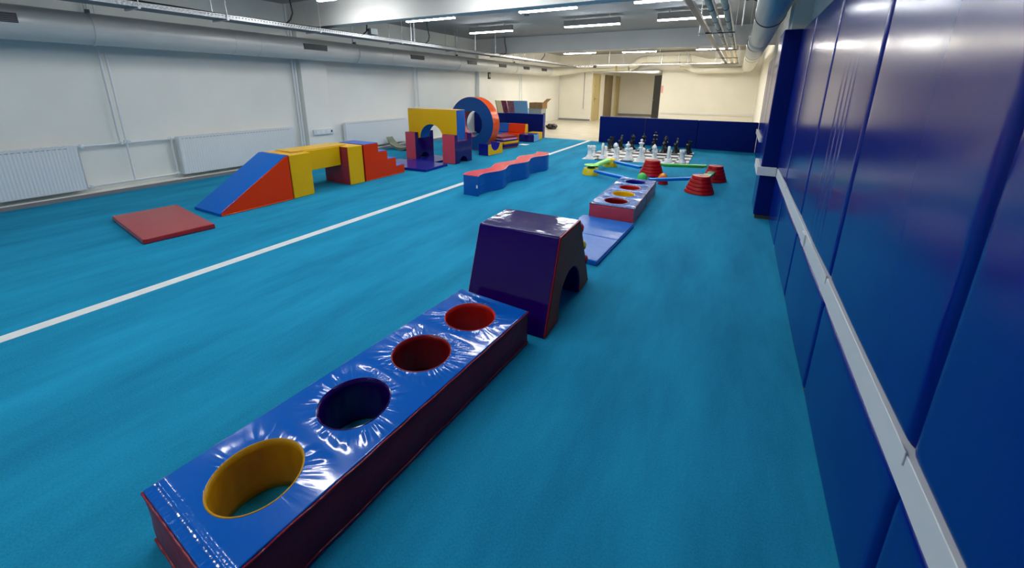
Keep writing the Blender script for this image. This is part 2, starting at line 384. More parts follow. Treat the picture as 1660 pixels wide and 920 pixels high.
# ================================================================== RIGHT WALL PADS
def pad(name_label, x_face, y0, y1, z0, z1, thick, group):
    """padded panel facing -x: soft rounded edges, slightly domed"""
    bm = bmesh.new(); ny, nz = (180 if 2.2 < y0 < 2.3 else 40), 60
    def prof(d): return 1-math.exp(-d/.008)
    ys = [i/ny for i in range(ny+1)]; zs = [i/nz for i in range(nz+1)]
    ys = [.5-.5*math.cos(PI*v) for v in ys]; zs = [.5-.5*math.cos(PI*v) for v in zs]
    W_, H_ = y1-y0, z1-z0
    V = []
    for a in ys:
        row = []
        for c in zs:
            dy = min(a, 1-a)*W_; dz = min(c, 1-c)*H_
            q = prof(dy)*prof(dz)
            x = x_face + thick*.38*(1-q) - .004*math.sin(PI*a)*q
            yy, zz2 = y0+a*W_, z0+c*H_
            if 2.2 < y0 < 2.3 and z1 > 1:      # loose cover: a few upright folds
                wz = math.exp(-((zz2-1.15)/.42)**4)
                for fy, fa in ((2.60, .0035), (2.68, .003), (2.78, .004), (2.88, .003)):
                    x -= fa*wz*math.exp(-((yy-fy-.03*(zz2-1.1))/.014)**2)
            row.append(bm.verts.new((x, yy, zz2)))
        V.append(row)
    for i in range(ny):
        for j in range(nz): bm.faces.new((V[i][j], V[i][j+1], V[i+1][j+1], V[i+1][j]))
    # sides and back
    xb = x_face+thick
    bk = [bm.verts.new((xb, y, z)) for y, z in ((y0, z0), (y1, z0), (y1, z1), (y0, z1))]
    e0 = [V[i][0] for i in range(ny+1)]; e1 = [V[ny][j] for j in range(nz+1)]
    e2 = [V[i][nz] for i in range(ny, -1, -1)]; e3 = [V[0][j] for j in range(nz, -1, -1)]
    for e, a, c in ((e0, 0, 1), (e1, 1, 2), (e2, 2, 3), (e3, 3, 0)): bm.faces.new(e+[bk[c], bk[a]])
    bm.faces.new(bk)
    o = mesh_obj('wall_pad', bm, 'navy_pad', smooth=True, angle=50)
    return tag(o, name_label, 'wall pad', group)
seams = [-3.15, -2.07, -.99, .10, 1.178, 2.252, 3.345, 4.49, 5.50]
names = ['behind the camera, farthest back', 'behind the camera', 'just behind the camera', 'cut by the picture edge', 'second from the picture edge', 'third from the right edge', 'fourth from the right edge', 'last before the padded pillar']
for i, (a, b2) in enumerate(zip(seams, seams[1:])):
    if i < 1: continue
    pad('tall navy wall pad above the white trunking, ' + names[i], .48, a+.005, b2-.005, .637, 2.12, .068, 'upper wall pads')
    pad('low navy wall pad under the white trunking, ' + names[i], .48, a+.005, b2-.005, .004, .528, .068, 'lower wall pads')
for k, (a, b2) in enumerate(((6.16, 7.22), (7.22, 8.28), (8.28, 9.34), (9.34, 10.4), (10.4, 11.486))):
    pad('navy wall pad beyond the padded pillar, number %s from it' % ['one', 'two', 'three', 'four', 'five'][k], .48, a+.005, b2-.005, .004, 2.12, .068, 'wall pads beyond the pillar')
t = thing('pillar_pad', 'dark navy padding wrapped around the projecting pillar', 'wall pad', (.42, 5.5, 0))
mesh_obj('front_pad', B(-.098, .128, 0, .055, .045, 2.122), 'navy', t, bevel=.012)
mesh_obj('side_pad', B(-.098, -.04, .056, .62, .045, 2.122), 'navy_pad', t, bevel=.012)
mesh_obj('shaded_gap', B(-.08, .12, .01, .6, 0, .044), mat('gap_shade', (.05, .035, .02), .7), t)  # dark block, its colour stands for the shaded gap below the pads

# white trunking along the wall and around the pillar
t = thing('cable_trunking', 'long white cable trunking between the wall pads, wrapping the pillar', 'trunking', (.5, 2.4, .58))
def rel(bm, o):
    bmesh.ops.translate(bm, verts=bm.verts, vec=-Vector(o.location)); return bm
mesh_obj('trunking_run', rel(B(.478, .548, -3.1, 5.44, .533, .632), t), 'white_plastic', t, bevel=.003)
mesh_obj('trunking_run', rel(B(.283, .476, 5.455, 5.497, .533, .632), t), 'white_plastic', t, bevel=.003)
mesh_obj('trunking_run', rel(B(.283, .320, 5.499, 6.15, .533, .632), t), 'white_plastic', t, bevel=.003)
for y in (1.19, 2.30, 4.4):
    mesh_obj('joint_cover', rel(B(.474, .4775, y-.02, y+.02, .600, .640), t), 'white_plastic', t, bevel=.001)
mesh_obj('socket', rel(B(.468, .4775, 2.98, 3.08, .545, .622), t), 'white_plastic', t, bevel=.003)
tag(mesh_obj('cable_trunking', B(.44, .4755, 9.4, 11.42, .49, .585), 'white_plastic', bevel=.003), 'short white trunking on the far wall pads beyond the pillar', 'trunking')

# ================================================================== NAVY PADS AT THE CARPET END
def standing_pad(x0, x1, y0, h, lab, group, th=.12):
    t = thing('standing_mat', lab, 'foam mat', ((x0+x1)/2, y0+th/2, 0), 0, group)
    hw = (x1-x0)/2
    mesh_obj('body', B(-hw, hw, -th/2, th/2, 0, h), 'navy', t, bevel=.014, seg=3)
    mesh_obj('top_seam', B(-hw+.02, hw-.02, -th/2+.02, th/2-.02, h, h+.004), 'navy_side', t)
    return t
for x0, x1, lab in ((-3.43, -2.18, 'upright navy mat behind the chess set, left end of the right barrier, touching the aisle'), (-2.17, -.85, 'upright navy mat behind the chess set, middle of the right barrier'), (-.848, .478, 'upright navy mat in the corner against the wall pads')):
    standing_pad(x0, x1, 11.49, .725, lab, 'upright mats of the right barrier')
standing_pad(-7.72, -6.54, 11.48, .70, 'upright navy mat behind the big blue ring', 'upright mats of the left barrier')
t = standing_pad(-6.53, -5.19, 11.46, .715, 'upright navy mat behind the foam seats, end of the left barrier', 'upright mats of the left barrier', th=.15)
mesh_obj('end_panel', B(.671, .676, -.065, .07, .02, .70), 'navy_side', t)
mesh_obj('label_patch', B(.6765, .680, -.05, .03, .05, .34), 'purple', t)

# ================================================================== LEFT WALL: RADIATORS, PIPES, DUCT
def radiator(y0, y1, lab):
    t = thing('radiator', lab, 'radiator', (WL+.032, (y0+y1)/2, 0), 0, 'white panel radiators on the left wall')
    L = (y1-y0)/2; z0, z1 = .118, .705
    def panel(xf, xb):
        bm = bmesh.new(); n = max(12, int((y1-y0)/.0333)); pts = []
        for i in range(n*4+1):
            y = -L + 2*L*i/(n*4); ph = (i % 4)
            d = .0022 if ph in (2, 3) else 0
            if y < -L+.03 or y > L-.03: d = 0
            pts.append((y, xf-d))
        lo = [bm.verts.new((x, y, z0+.03)) for y, x in pts]; hi = [bm.verts.new((x, y, z1-.035)) for y, x in pts]
        e0 = [bm.verts.new((xf, y, z0)) for y, x in pts]; e1 = [bm.verts.new((xf, y, z1)) for y, x in pts]
        for a, b2 in ((e0, lo), (lo, hi), (hi, e1)):
            for i in range(len(pts)-1): bm.faces.new((a[i], a[i+1], b2[i+1], b2[i]))
        return join(bm, B(xb, xf-.012, -L, L, z0, z1))
    mesh_obj('front_panel', panel(.10, .075), 'white_metal', t)
    mesh_obj('rear_panel', panel(.045, .02), 'white_metal', t)
    sl = [(.03, .094, -L+.02+i*.05, -L+.05+i*.05, z1+.001, z1+.010) for i in range(int((2*L-.04)/.05))]
    mesh_obj('top_grille', join(B(*sl), B((.018, .026, -L, L, z1-.02, z1+.012), (.094, .102, -L, L, z1+.0005, z1+.012))), 'white_metal', t)
    nb = int((2*L-.1)/.05)
    mesh_obj('bottom_slots', B(*[(.101, .1035, -L+.06+i*.05, -L+.085+i*.05, z0+.022, z0+.030) for i in range(nb)]), 'paper', t)
    mesh_obj('top_slots', B(*[(.101, .1025, -L+.05+i*.05, -L+.082+i*.05, z1-.028, z1-.022) for i in range(nb)]), 'base', t)
    for s in (-1, 1):
        mesh_obj('side_cover', B(.02, .10, s*L-.004 if s > 0 else -L-.006, s*L+.006 if s > 0 else -L+.004, z0, z1), 'white_metal', t)
        mesh_obj('bracket', B(-.029, .02, s*L*.8-.02, s*L*.8+.02, .2, .62), 'white_metal', t)
    return t
radiator(-.75, 1.93, 'white ribbed panel radiator cut by the left picture edge')
radiator(3.06, 4.98, 'white ribbed panel radiator behind the blue foam ramp')
radiator(6.22, 8.2, 'white ribbed panel radiator behind the yellow foam arch')
def pipes(cy, segs, valves, lab, cat='pipes', name='heating_pipes', r=.013):
    t = thing(name, lab, cat, (WL+.05, cy, 0))
    for s in segs: mesh_obj('pipe', rel(tube(s, r, 10), t), 'white_metal', t, smooth=True)
    for p in valves:
        mesh_obj('valve', rel(join(lathe([(.02, p[2]-.025), (.026, p[2]-.015), (.026, p[2]+.02), (.015, p[2]+.03), (0, p[2]+.03)], 12, p[0], p[1]), tube([(p[0], p[1]-.035, p[2]), (p[0], p[1]+.035, p[2])], .019, 10)), t), 'white_metal', t, smooth=True)
    return t
px = WL+.06
pipes(2.45, [[(px, 2.40, 2.0), (px, 2.40, .70)], [(px, 2.465, 2.0), (px, 2.465, .135)],
             [(px, 1.97, .685), (px, 3.02, .685)], [(px, 1.96, .135), (px, 3.02, .135)], [(px, 3.0, .685), (px, 3.0, .135)],
             [(px, 2.40, 2.4), (px, 2.40, ZC)], [(px, 2.465, 2.4), (px, 2.465, ZC)]],
      [(px, 1.99, .685), (px, 2.40, .69), (px, 2.475, .705), (px, 3.0, .69), (px, 1.985, .135), (px, 3.0, .14)],
      'white heating riser pipes and manifold between the two nearest radiators')
pipes(5.2, [[(px, 5.18, 0.05), (px, 5.18, ZC)], [(px, 5.235, 0.05), (px, 5.235, ZC)]], [], 'white riser pipe pair against the near side of the first left pier', r=.018)
pipes(8.66, [[(px, 8.6, 0.05), (px, 8.6, ZC)], [(px, 8.74, 0.05), (px, 8.74, ZC)]], [], 'white riser pipe pair on the left wall above the yellow arch', r=.02)
pipes(14.7, [[(px, 14.7, 0.0), (px, 14.7, ZC)], [(px, 14.85, 0.0), (px, 14.85, ZC)]], [], 'white riser pipe pair on the left wall of the far bay', r=.02)
pipes(18.84, [[(WL+.03, 18.87, 0.0), (WL+.03, 18.87, 2.1)]], [], 'single thin pipe in the far left corner', name='corner_pipe', r=.012)
# sockets
t = thing('socket_strip', 'white socket strip on the first left pier, low on the wall', 'socket', (WL+.13, 5.63, .57))
mesh_obj('box', B(0, .045, -.235, .235, -.055, .055), 'white_plastic', t, bevel=.005)
for k in (-.14, -.02, .1): mesh_obj('socket_face', B(.046, .05, k-.035, k+.035, -.035, .035), 'paper', t, bevel=.003)
mesh_obj('switch', B(.046, .052, .17, .2, -.02, .02), 'grille', t)
t = thing('wall_socket', 'small white socket on the far end wall with its thin conduit', 'socket', (-6.49, YE, .52))
mesh_obj('box', B(-.09, .09, -.03, 0, -.05, .03), 'white_plastic', t, bevel=.004)
mesh_obj('conduit', B(-.01, .012, -.015, 0, .03, 1.68), 'base', t)
t = thing('alarm_box', 'small dark alarm box on the left wall beside the second pier', 'alarm', (WL+.0, 12.45, 1.88))
mesh_obj('case', B(0, .05, -.07, .07, -.11, .12), 'dark_steel', t, bevel=.01)
mesh_obj('window', B(.051, .055, -.035, .035, -.05, .06), 'foam_cream', t)

# ---- left duct
DX, DZ, DR = -7.30, 2.163, .19
t = thing('air_duct', 'long round grey air duct hung along the left wall', 'duct', (DX, 8, DZ))
js = [YB+.2, -1.6, 2.25, 6.35, 9.95, 13.4, 16.6]
for a, b2 in zip(js, js[1:]):
    mesh_obj('duct_section', rel(tube([(DX, a, DZ), (DX, b2, DZ)], DR, 40, caps=False), t), 'duct', t, smooth=True, angle=50)
for y in js[1:-1]:
    mesh_obj('clamp', rel(join(tube([(DX, y-.012, DZ), (DX, y+.012, DZ)], DR+.012, 40), B(DX-.012, DX+.012, y-.01, y+.01, DZ+DR, ZC)), t), 'duct', t, smooth=True)
    mesh_obj('clamp_bolt', rel(B(DX+.03, DX+.07, y-.02, y+.02, DZ+DR-.02, DZ+DR+.035), t), 'dark_steel', t)
for y in (.3, 3.9, 4.3, 7.3, 8.6, 11.4, 12.9):
    mesh_obj('seam_band', rel(tube([(DX, y-.006, DZ), (DX, y+.006, DZ)], DR+.004, 40), t), 'duct', t, smooth=True)
for y in (-1.9, 1.37, 5.31, 8.13, 10.52, 12.33, 14.1, 15.7):
    bx_ = DX+DR*math.cos(math.radians(10)); 
    g = mesh_obj('grille', rel(B(bx_-.05, bx_+.012, y-.245, y+.245, 2.142, 2.243), t), 'grille', t, bevel=.003)
    mesh_obj('louvre', rel(B(*[(bx_+.010, bx_+.018, y-.235, y+.235, 2.150+k*.022, 2.155+k*.022) for k in range(5)]), t), 'dark_steel', g)
    g.children[0].matrix_parent_inverse = Matrix()
# elbow and the run across the end wall
pts = [(DX, 16.6, DZ)]
for k in range(0, 9):
    a = math.radians(180-90*k/8); pts.append((DX+1.2+1.2*math.cos(a), 17.15+1.2*math.sin(a), DZ+.2*k/8))
mesh_obj('duct_section', rel(tube(pts, [.19]*4+[.18]*3+[.15]*3, 32, caps=False), t), 'duct_white', t, smooth=True, angle=50)
mesh_obj('duct_section', rel(tube([(-6.1, 18.35, 2.363), (-4.35, 18.35, 2.375)], .145, 32), t), 'duct_white', t, smooth=True, angle=50)
mesh_obj('clamp', rel(tube([(-4.9, 18.35, 2.37), (-4.82, 18.35, 2.37)], .16, 32), t), 'doorbeige', t, smooth=True)
# rising branch with a big flattened duct
t = thing('branch_duct', 'large cream rectangular duct rising and crossing above the corridor opening', 'duct', (-3.0, 18.3, 2.65))
mesh_obj('elbow', rel(tube([(-4.30, 18.3, 2.365), (-4.2, 18.3, 2.38), (-4.05, 18.3, 2.47), (-3.95, 18.3, 2.6), (-3.8, 18.3, 2.66), (-3.55, 18.3, 2.665)], .148, 24), t), 'duct_white', t, smooth=True)
mesh_obj('duct_run', rel(B(-3.6, -1.9, 18.12, 18.5, 2.52, 2.80), t), 'duct_white', t, bevel=.05, seg=4)
for x in (-3.0, -2.35, -2.0): mesh_obj('flange', rel(B(x-.012, x+.012, 18.08, 18.54, 2.49, 2.83), t), 'galv', t)
mesh_obj('transition', rel(prism([(-1.9, 2.53), (-1.9, 2.79), (-1.3, 2.63), (-.35, 2.63), (-.35, 2.45), (-1.5, 2.45)], 'y', 18.14, 18.48), t), 'duct_white', t, bevel=.012)
for x in (-3.3, -2.1): mesh_obj('hanger', rel(B(x-.006, x+.006, 18.3, 18.312, 2.80, ZC), t), 'galv', t)
t = thing('flat_duct', 'dark underside of the flat duct entering the corridor opening', 'duct', (-4.6, 18.6, 2.2))
mesh_obj('duct_run', rel(prism([(-6.0, 2.235), (-6.0, 2.2), (-4.3, 2.16), (-3.4, 2.10), (-3.1, 2.12), (-3.1, 2.23)], 'y', 18.45, 18.86), t), 'galv', t, bevel=.008)
mesh_obj('transition', rel(prism([(-4.2, 2.24), (-3.9, 2.33), (-3.2, 2.33), (-3.05, 2.24)], 'y', 18.5, 18.85), t), 'duct', t, bevel=.008)
t = thing('end_wall_duct', 'cream round duct along the end wall joining the right duct', 'duct', (-1.0, 18.4, 2.3))
pts = [(-2.3, 18.3, 2.42), (-2.1, 18.3, 2.40), (-1.95, 18.3, 2.33), (-1.8, 18.3, 2.25), (-1.6, 18.3, 2.215), (-.3, 18.3, 2.215), (0, 18.3, 2.24)]
mesh_obj('duct_run', rel(tube(pts, .125, 28), t), 'duct_white', t, smooth=True, angle=50)
for x in (-1.2, -.5): mesh_obj('clamp', rel(tube([(x, 18.3, 2.215), (x+.02, 18.3, 2.215)], .135, 28), t), 'duct_white', t, smooth=True)

# ---- right duct
t = thing('air_duct', 'corrugated round grey duct under the ceiling along the right wall', 'duct', (.18, 8, 2.38))
X0, Z0 = .182, 2.372
def ribbed(y0, y1, r, amp, pitch):
    n = int((y1-y0)/pitch)*2; return tube([(X0, y0+(y1-y0)*i/n, Z0) for i in range(n+1)], [r+(1.7*amp if i % 2 else -amp) for i in range(n+1)], 40, caps=False)
mesh_obj('duct_section', rel(ribbed(YB+.2, 6.0, .155, .0018, .045), t), 'duct', t, smooth=True, angle=60)
mesh_obj('duct_section', rel(ribbed(6.03, 8.9, .155, .0018, .06), t), 'duct', t, smooth=True, angle=60)
mesh_obj('collar', rel(tube([(X0, 6.0, Z0), (X0, 6.03, Z0)], .166, 40), t), 'dark_steel', t, smooth=True)
X0b = X0-.02
mesh_obj('collar', rel(tube([(X0b, 8.9, Z0), (X0b, 9.5, Z0)], .178, 40), t), 'duct_white', t, smooth=True, angle=50)
mesh_obj('duct_section', rel(tube([(X0b-.01, 9.5, Z0), (X0b-.02, 13.0, Z0)], .182, 40, caps=False), t), 'duct', t, smooth=True, angle=50)
mesh_obj('collar', rel(tube([(X0b-.02, 11.9, Z0), (X0b-.02, 12.3, Z0)], .190, 40), t), 'duct_white', t, smooth=True, angle=50)
mesh_obj('duct_section', rel(tube([(X0b-.02, 13.0, Z0), (X0b-.03, 17.6, Z0-.02), (X0b-.06, 18.1, Z0-.05)], [.19, .2, .2], 40), t), 'duct_white', t, smooth=True, angle=50)
for y in (3.0, 8.2): mesh_obj('hanger', rel(B((X0-.2, X0-.192, y, y+.008, Z0, ZC), (X0-.2, X0+.2, y, y+.01, Z0-.01, Z0)), t), 'galv', t)
mesh_obj('clamp_bolt', rel(B(X0-.15, X0-.13, 7.6, 7.75, Z0-.02, Z0+.16), t), 'dark_steel', t)

# ---- cable trays and pipes
t = thing('cable_tray', 'perforated galvanised cable tray running the length of the left side', 'cable tray', (-6.6, 8, 2.45))
Y0, Y1 = YB+.3, 17.5
mesh_obj('tray_base', rel(B(-6.88, -6.56, Y0, Y1, 2.405, 2.409), t), 'base', t)
mesh_obj('far_side', rel(B(-6.884, -6.88, Y0, Y1, 2.405, 2.46), t), 'galv', t)
bm = B((-6.56, -6.556, Y0, Y1, 2.405, 2.418), (-6.56, -6.556, Y0, Y1, 2.430, 2.436), (-6.56, -6.556, Y0, Y1, 2.449, 2.461))
y = Y0
sl = []
while y < Y1:
    sl.append((-6.56, -6.556, y, y+.022, 2.418, 2.430)); sl.append((-6.56, -6.556, y+.02, y+.042, 2.436, 2.449)); y += .045
mesh_obj('perforated_side', rel(join(bm, B(*sl)), t), 'galv', t)
for y in (2.5, 3.5, 5.0, 7.0, 9.0, 11.2, 13.5):
    mesh_obj('support_bar', rel(B(-6.92, -6.53, y, y+.03, 2.385, 2.404), t), 'galv', t)
    for x in (-6.91, -6.54): mesh_obj('threaded_rod', rel(B(x-.004, x+.004, y+.01, y+.018, 2.38, ZC), t), 'galv', t)
t = thing('black_cable', 'bundle of black cables lying in the left cable tray', 'cable', (-6.66, 6, 2.42))
for k in range(3):
    mesh_obj('cable', rel(tube([(-6.70+k*.035, Y0+.2+i*.8, 2.470+.006*math.sin(i*1.7+k)+(.01 if i < 9 else 0)) for i in range(25)], .012, 8), t), 'black_cable', t, smooth=True)
t = thing('junction_box', 'grey junction box on the left cable tray beyond the near beam', 'junction box', (-6.60, 6.25, 2.51))
mesh_obj('case', B(-.05, .05, -.09, .09, -.02, .09), 'greybox', t, bevel=.006)
mesh_obj('cable_gland', tube([(-.02, -.13, .05), (-.02, -.09, .05)], .016, 10), 'black_cable', t)
for k, (y, yb, mt_, lab) in enumerate(((4.46, 4.46, 'black_cable', 'black cable dropping to the left tray before the near beam'), (5.95, 6.02, 'black_cable', 'black cable curving down to the junction box'), (7.8, 7.85, 'black_cable', 'black cable dropping to the left tray below the ceiling light'), (11.38, 11.5, 'black_cable', 'black cable dropping to the left tray before the far beam'), (14.36, 14.2, 'black_cable', 'black cable dropping to the left tray in the far bay'))):
    pts = [(-6.5, y, ZC-.002), (-6.5, y+.02, 2.8), (-6.5, (y+yb)/2+.04, 2.62), (-6.52, yb, 2.52), (-6.6, yb-.05, 2.44)]
    tag(mesh_obj('drop_cable', tube(pts, .012, 8), mt_, smooth=True), lab, 'cable')
for y in (7.2, 7.3, 9.7, 10.75):
    tag(mesh_obj('hanging_conduit', tube([(-6.45, y, ZC-.002), (-6.45, y, 2.45)], .008 if y < 8 else .011, 8), 'white_metal', smooth=True), {7.2: 'white conduit by the ceiling light, nearer of a close pair', 7.3: 'white conduit by the ceiling light, farther of a close pair', 9.7: 'white conduit hanging behind the middle light, nearer one', 10.75: 'thick white conduit hanging just before the far beam'}[y], 'conduit', 'white conduits dropping to the left tray')
t = thing('cable_tray', 'narrow metal tray crossing the room in front of the end wall', 'cable tray', (-3.4, 17.6, 2.44))
mesh_obj('tray_base', rel(B(-6.55, -.2, 17.52, 17.64, 2.405, 2.412), t), 'galv', t)
mesh_obj('tray_side', rel(B((-6.55, -.2, 17.515, 17.52, 2.405, 2.45), (-6.55, -.2, 17.64, 17.645, 2.405, 2.45)), t), 'galv', t)
for x in (-5.8, -5.0, -4.4, -3.0, -1.0):
    mesh_obj('threaded_rod', rel(B(x-.005, x+.005, 17.55, 17.56, 2.412, ZC), t), 'galv', t)
t = thing('coiled_cables', 'white cable loops gathered at the far corner of the tray', 'cable', (-6.1, 17.4, 2.42))
mesh_obj('cable_bundle', tube([(-.25+k*.03, -.06+.03*math.sin(k*2.3), -.045+.022*math.sin(k*1.7)) for k in range(25)], [.030+.010*math.sin(k*1.7) for k in range(25)], 12), 'paper', t, smooth=True)
mesh_obj('plug', B(.5, .62, -.1, 0, -.1, 0), 'black', t, bevel=.01)

t = thing('cable_tray', 'narrow metal cable tray left of the two suspended ceiling pipes', 'cable tray', (-.63, 8, 2.42))
mesh_obj('tray_base', rel(B(-.665, -.595, YB+.3, 17.5, 2.412, 2.416), t), 'dark_steel', t)
mesh_obj('tray_side', rel(B((-.668, -.664, YB+.3, 17.5, 2.412, 2.45), (-.596, -.592, YB+.3, 17.5, 2.412, 2.45)), t), 'galv', t)
for X, lab in ((-.46, 'silvery insulated pipe in the middle of the suspended ceiling services'), (-.30, 'silvery insulated pipe nearest the corrugated duct')):
    M_['pipe_wrap'] = M_.get('pipe_wrap') or mat('pipe_wrap', (.85, .70, .50), .5, .4, var=.10, vscale=9)
    t = thing('insulated_pipe', lab, 'pipe', (X, 8, 2.46), 0, 'suspended insulated pipes')
    n = 120
    mesh_obj('insulation', rel(tube([(X, YB+.3+i*(17.5-YB-.3)/n, 2.452) for i in range(n+1)], [.034+.0035*math.sin(i*2.1)+.002*math.sin(i*.9) for i in range(n+1)], 14), t), 'pipe_wrap', t, smooth=True)
    mesh_obj('side_pipe', rel(tube([(X+.055, YB+.3, 2.44), (X+.055, 17.5, 2.44)], .013, 8), t), 'galv', t, smooth=True)
    for y in (5.9, 6.9, 7.8, 8.8, 10.3): mesh_obj('cable_tie', rel(tube([(X, y, 2.452), (X, y+.02, 2.452)], .040, 14), t), 'black', t)
for y, lab in ((2.0, 'overhead'), (8.0, 'the nearest in the picture, perforated black'), (11.45, 'just before the far beam'), (14.4, 'in the far bay'), (17.3, 'farthest away')):
    t = thing('trapeze_bracket', 'metal bracket carrying the suspended pipes, ' + lab, 'bracket', (-.49, y, 2.395), 0, 'brackets under the suspended pipes')
    mesh_obj('channel', B((-.28, .27, 0, .004, 0, .018), (-.28, .27, .028, .032, 0, .018), (-.28, .27, 0, .032, 0, .003)), 'dark_steel', t)
    mesh_obj('slot_teeth', B(*[(-.27+k*.03, -.255+k*.03, -.002, 0, 0, .018) for k in range(18)]), 'black', t)
    for x in (-.272, .266): mesh_obj('threaded_rod', B(x-.004, x+.004, .012, .02, -.02, ZC-2.395), 'galv', t)
t = thing('hanging_conduit', 'thin white conduit hanging beside the corrugated duct, with a loose cable end', 'conduit', (-.12, 7.3, 2.6))
mesh_obj('conduit', tube([(0, 0, -.2), (0, 0, .368)], .009, 8), 'white_plastic', t)
mesh_obj('cable', tube([(0, 0, .15), (.08, 0, .16), (.15, 0, .13), (.22, 0, .17)], .007, 8), 'black_cable', t)
tag(mesh_obj('ceiling_sensor', lathe([(.05, ZC-.03), (.055, ZC-.015), (.055, ZC-.001)], 20, -4.15, 8.2), 'dark_steel', smooth=True), 'small dark round sensor on the middle bay ceiling', 'sensor')
# trunk along the end wall
t = thing('wall_trunking', 'cream trunking low along the end wall above the navy mats', 'trunking', (-1.2, YE, .5))
mesh_obj('cover', B(-1.8, 1.72, -.05, 0, -.04, .045), 'cream', t, bevel=.004)
mesh_obj('lid', B(-1.8, 1.72, -.055, -.05, -.01, .035), 'white_plastic', t)

# ================================================================== FOAM: HOLE BLOCKS
def cell(x0, x1, y0, y1, cx, cy, r, z, n=56):
    """ring of quads between a circle and a rectangle"""
    bm = bmesh.new()
    an = [2*PI*i/n for i in range(n)]
    corners = [math.atan2(yy-cy, xx-cx) % (2*PI) for xx in (x0, x1) for yy in (y0, y1)]
    for c in corners:
        k = min(range(n), key=lambda i: min(abs(an[i]-c), 2*PI-abs(an[i]-c))); an[k] = c
    inn, out = [], []
    for a in an:
        c, s = math.cos(a), math.sin(a)
        tx = ((x1 if c > 0 else x0)-cx)/c if abs(c) > 1e-9 else 1e9
        ty = ((y1 if s > 0 else y0)-cy)/s if abs(s) > 1e-9 else 1e9
        q = min(tx, ty)
        inn.append((cx+r*c, cy+r*s)); out.append((cx+q*c, cy+q*s))
    for i in range(n):
        j = (i+1) % n
        bm.faces.new([bm.verts.new((*p, z)) for p in (inn[i], out[i], out[j], inn[j])])
    return bm
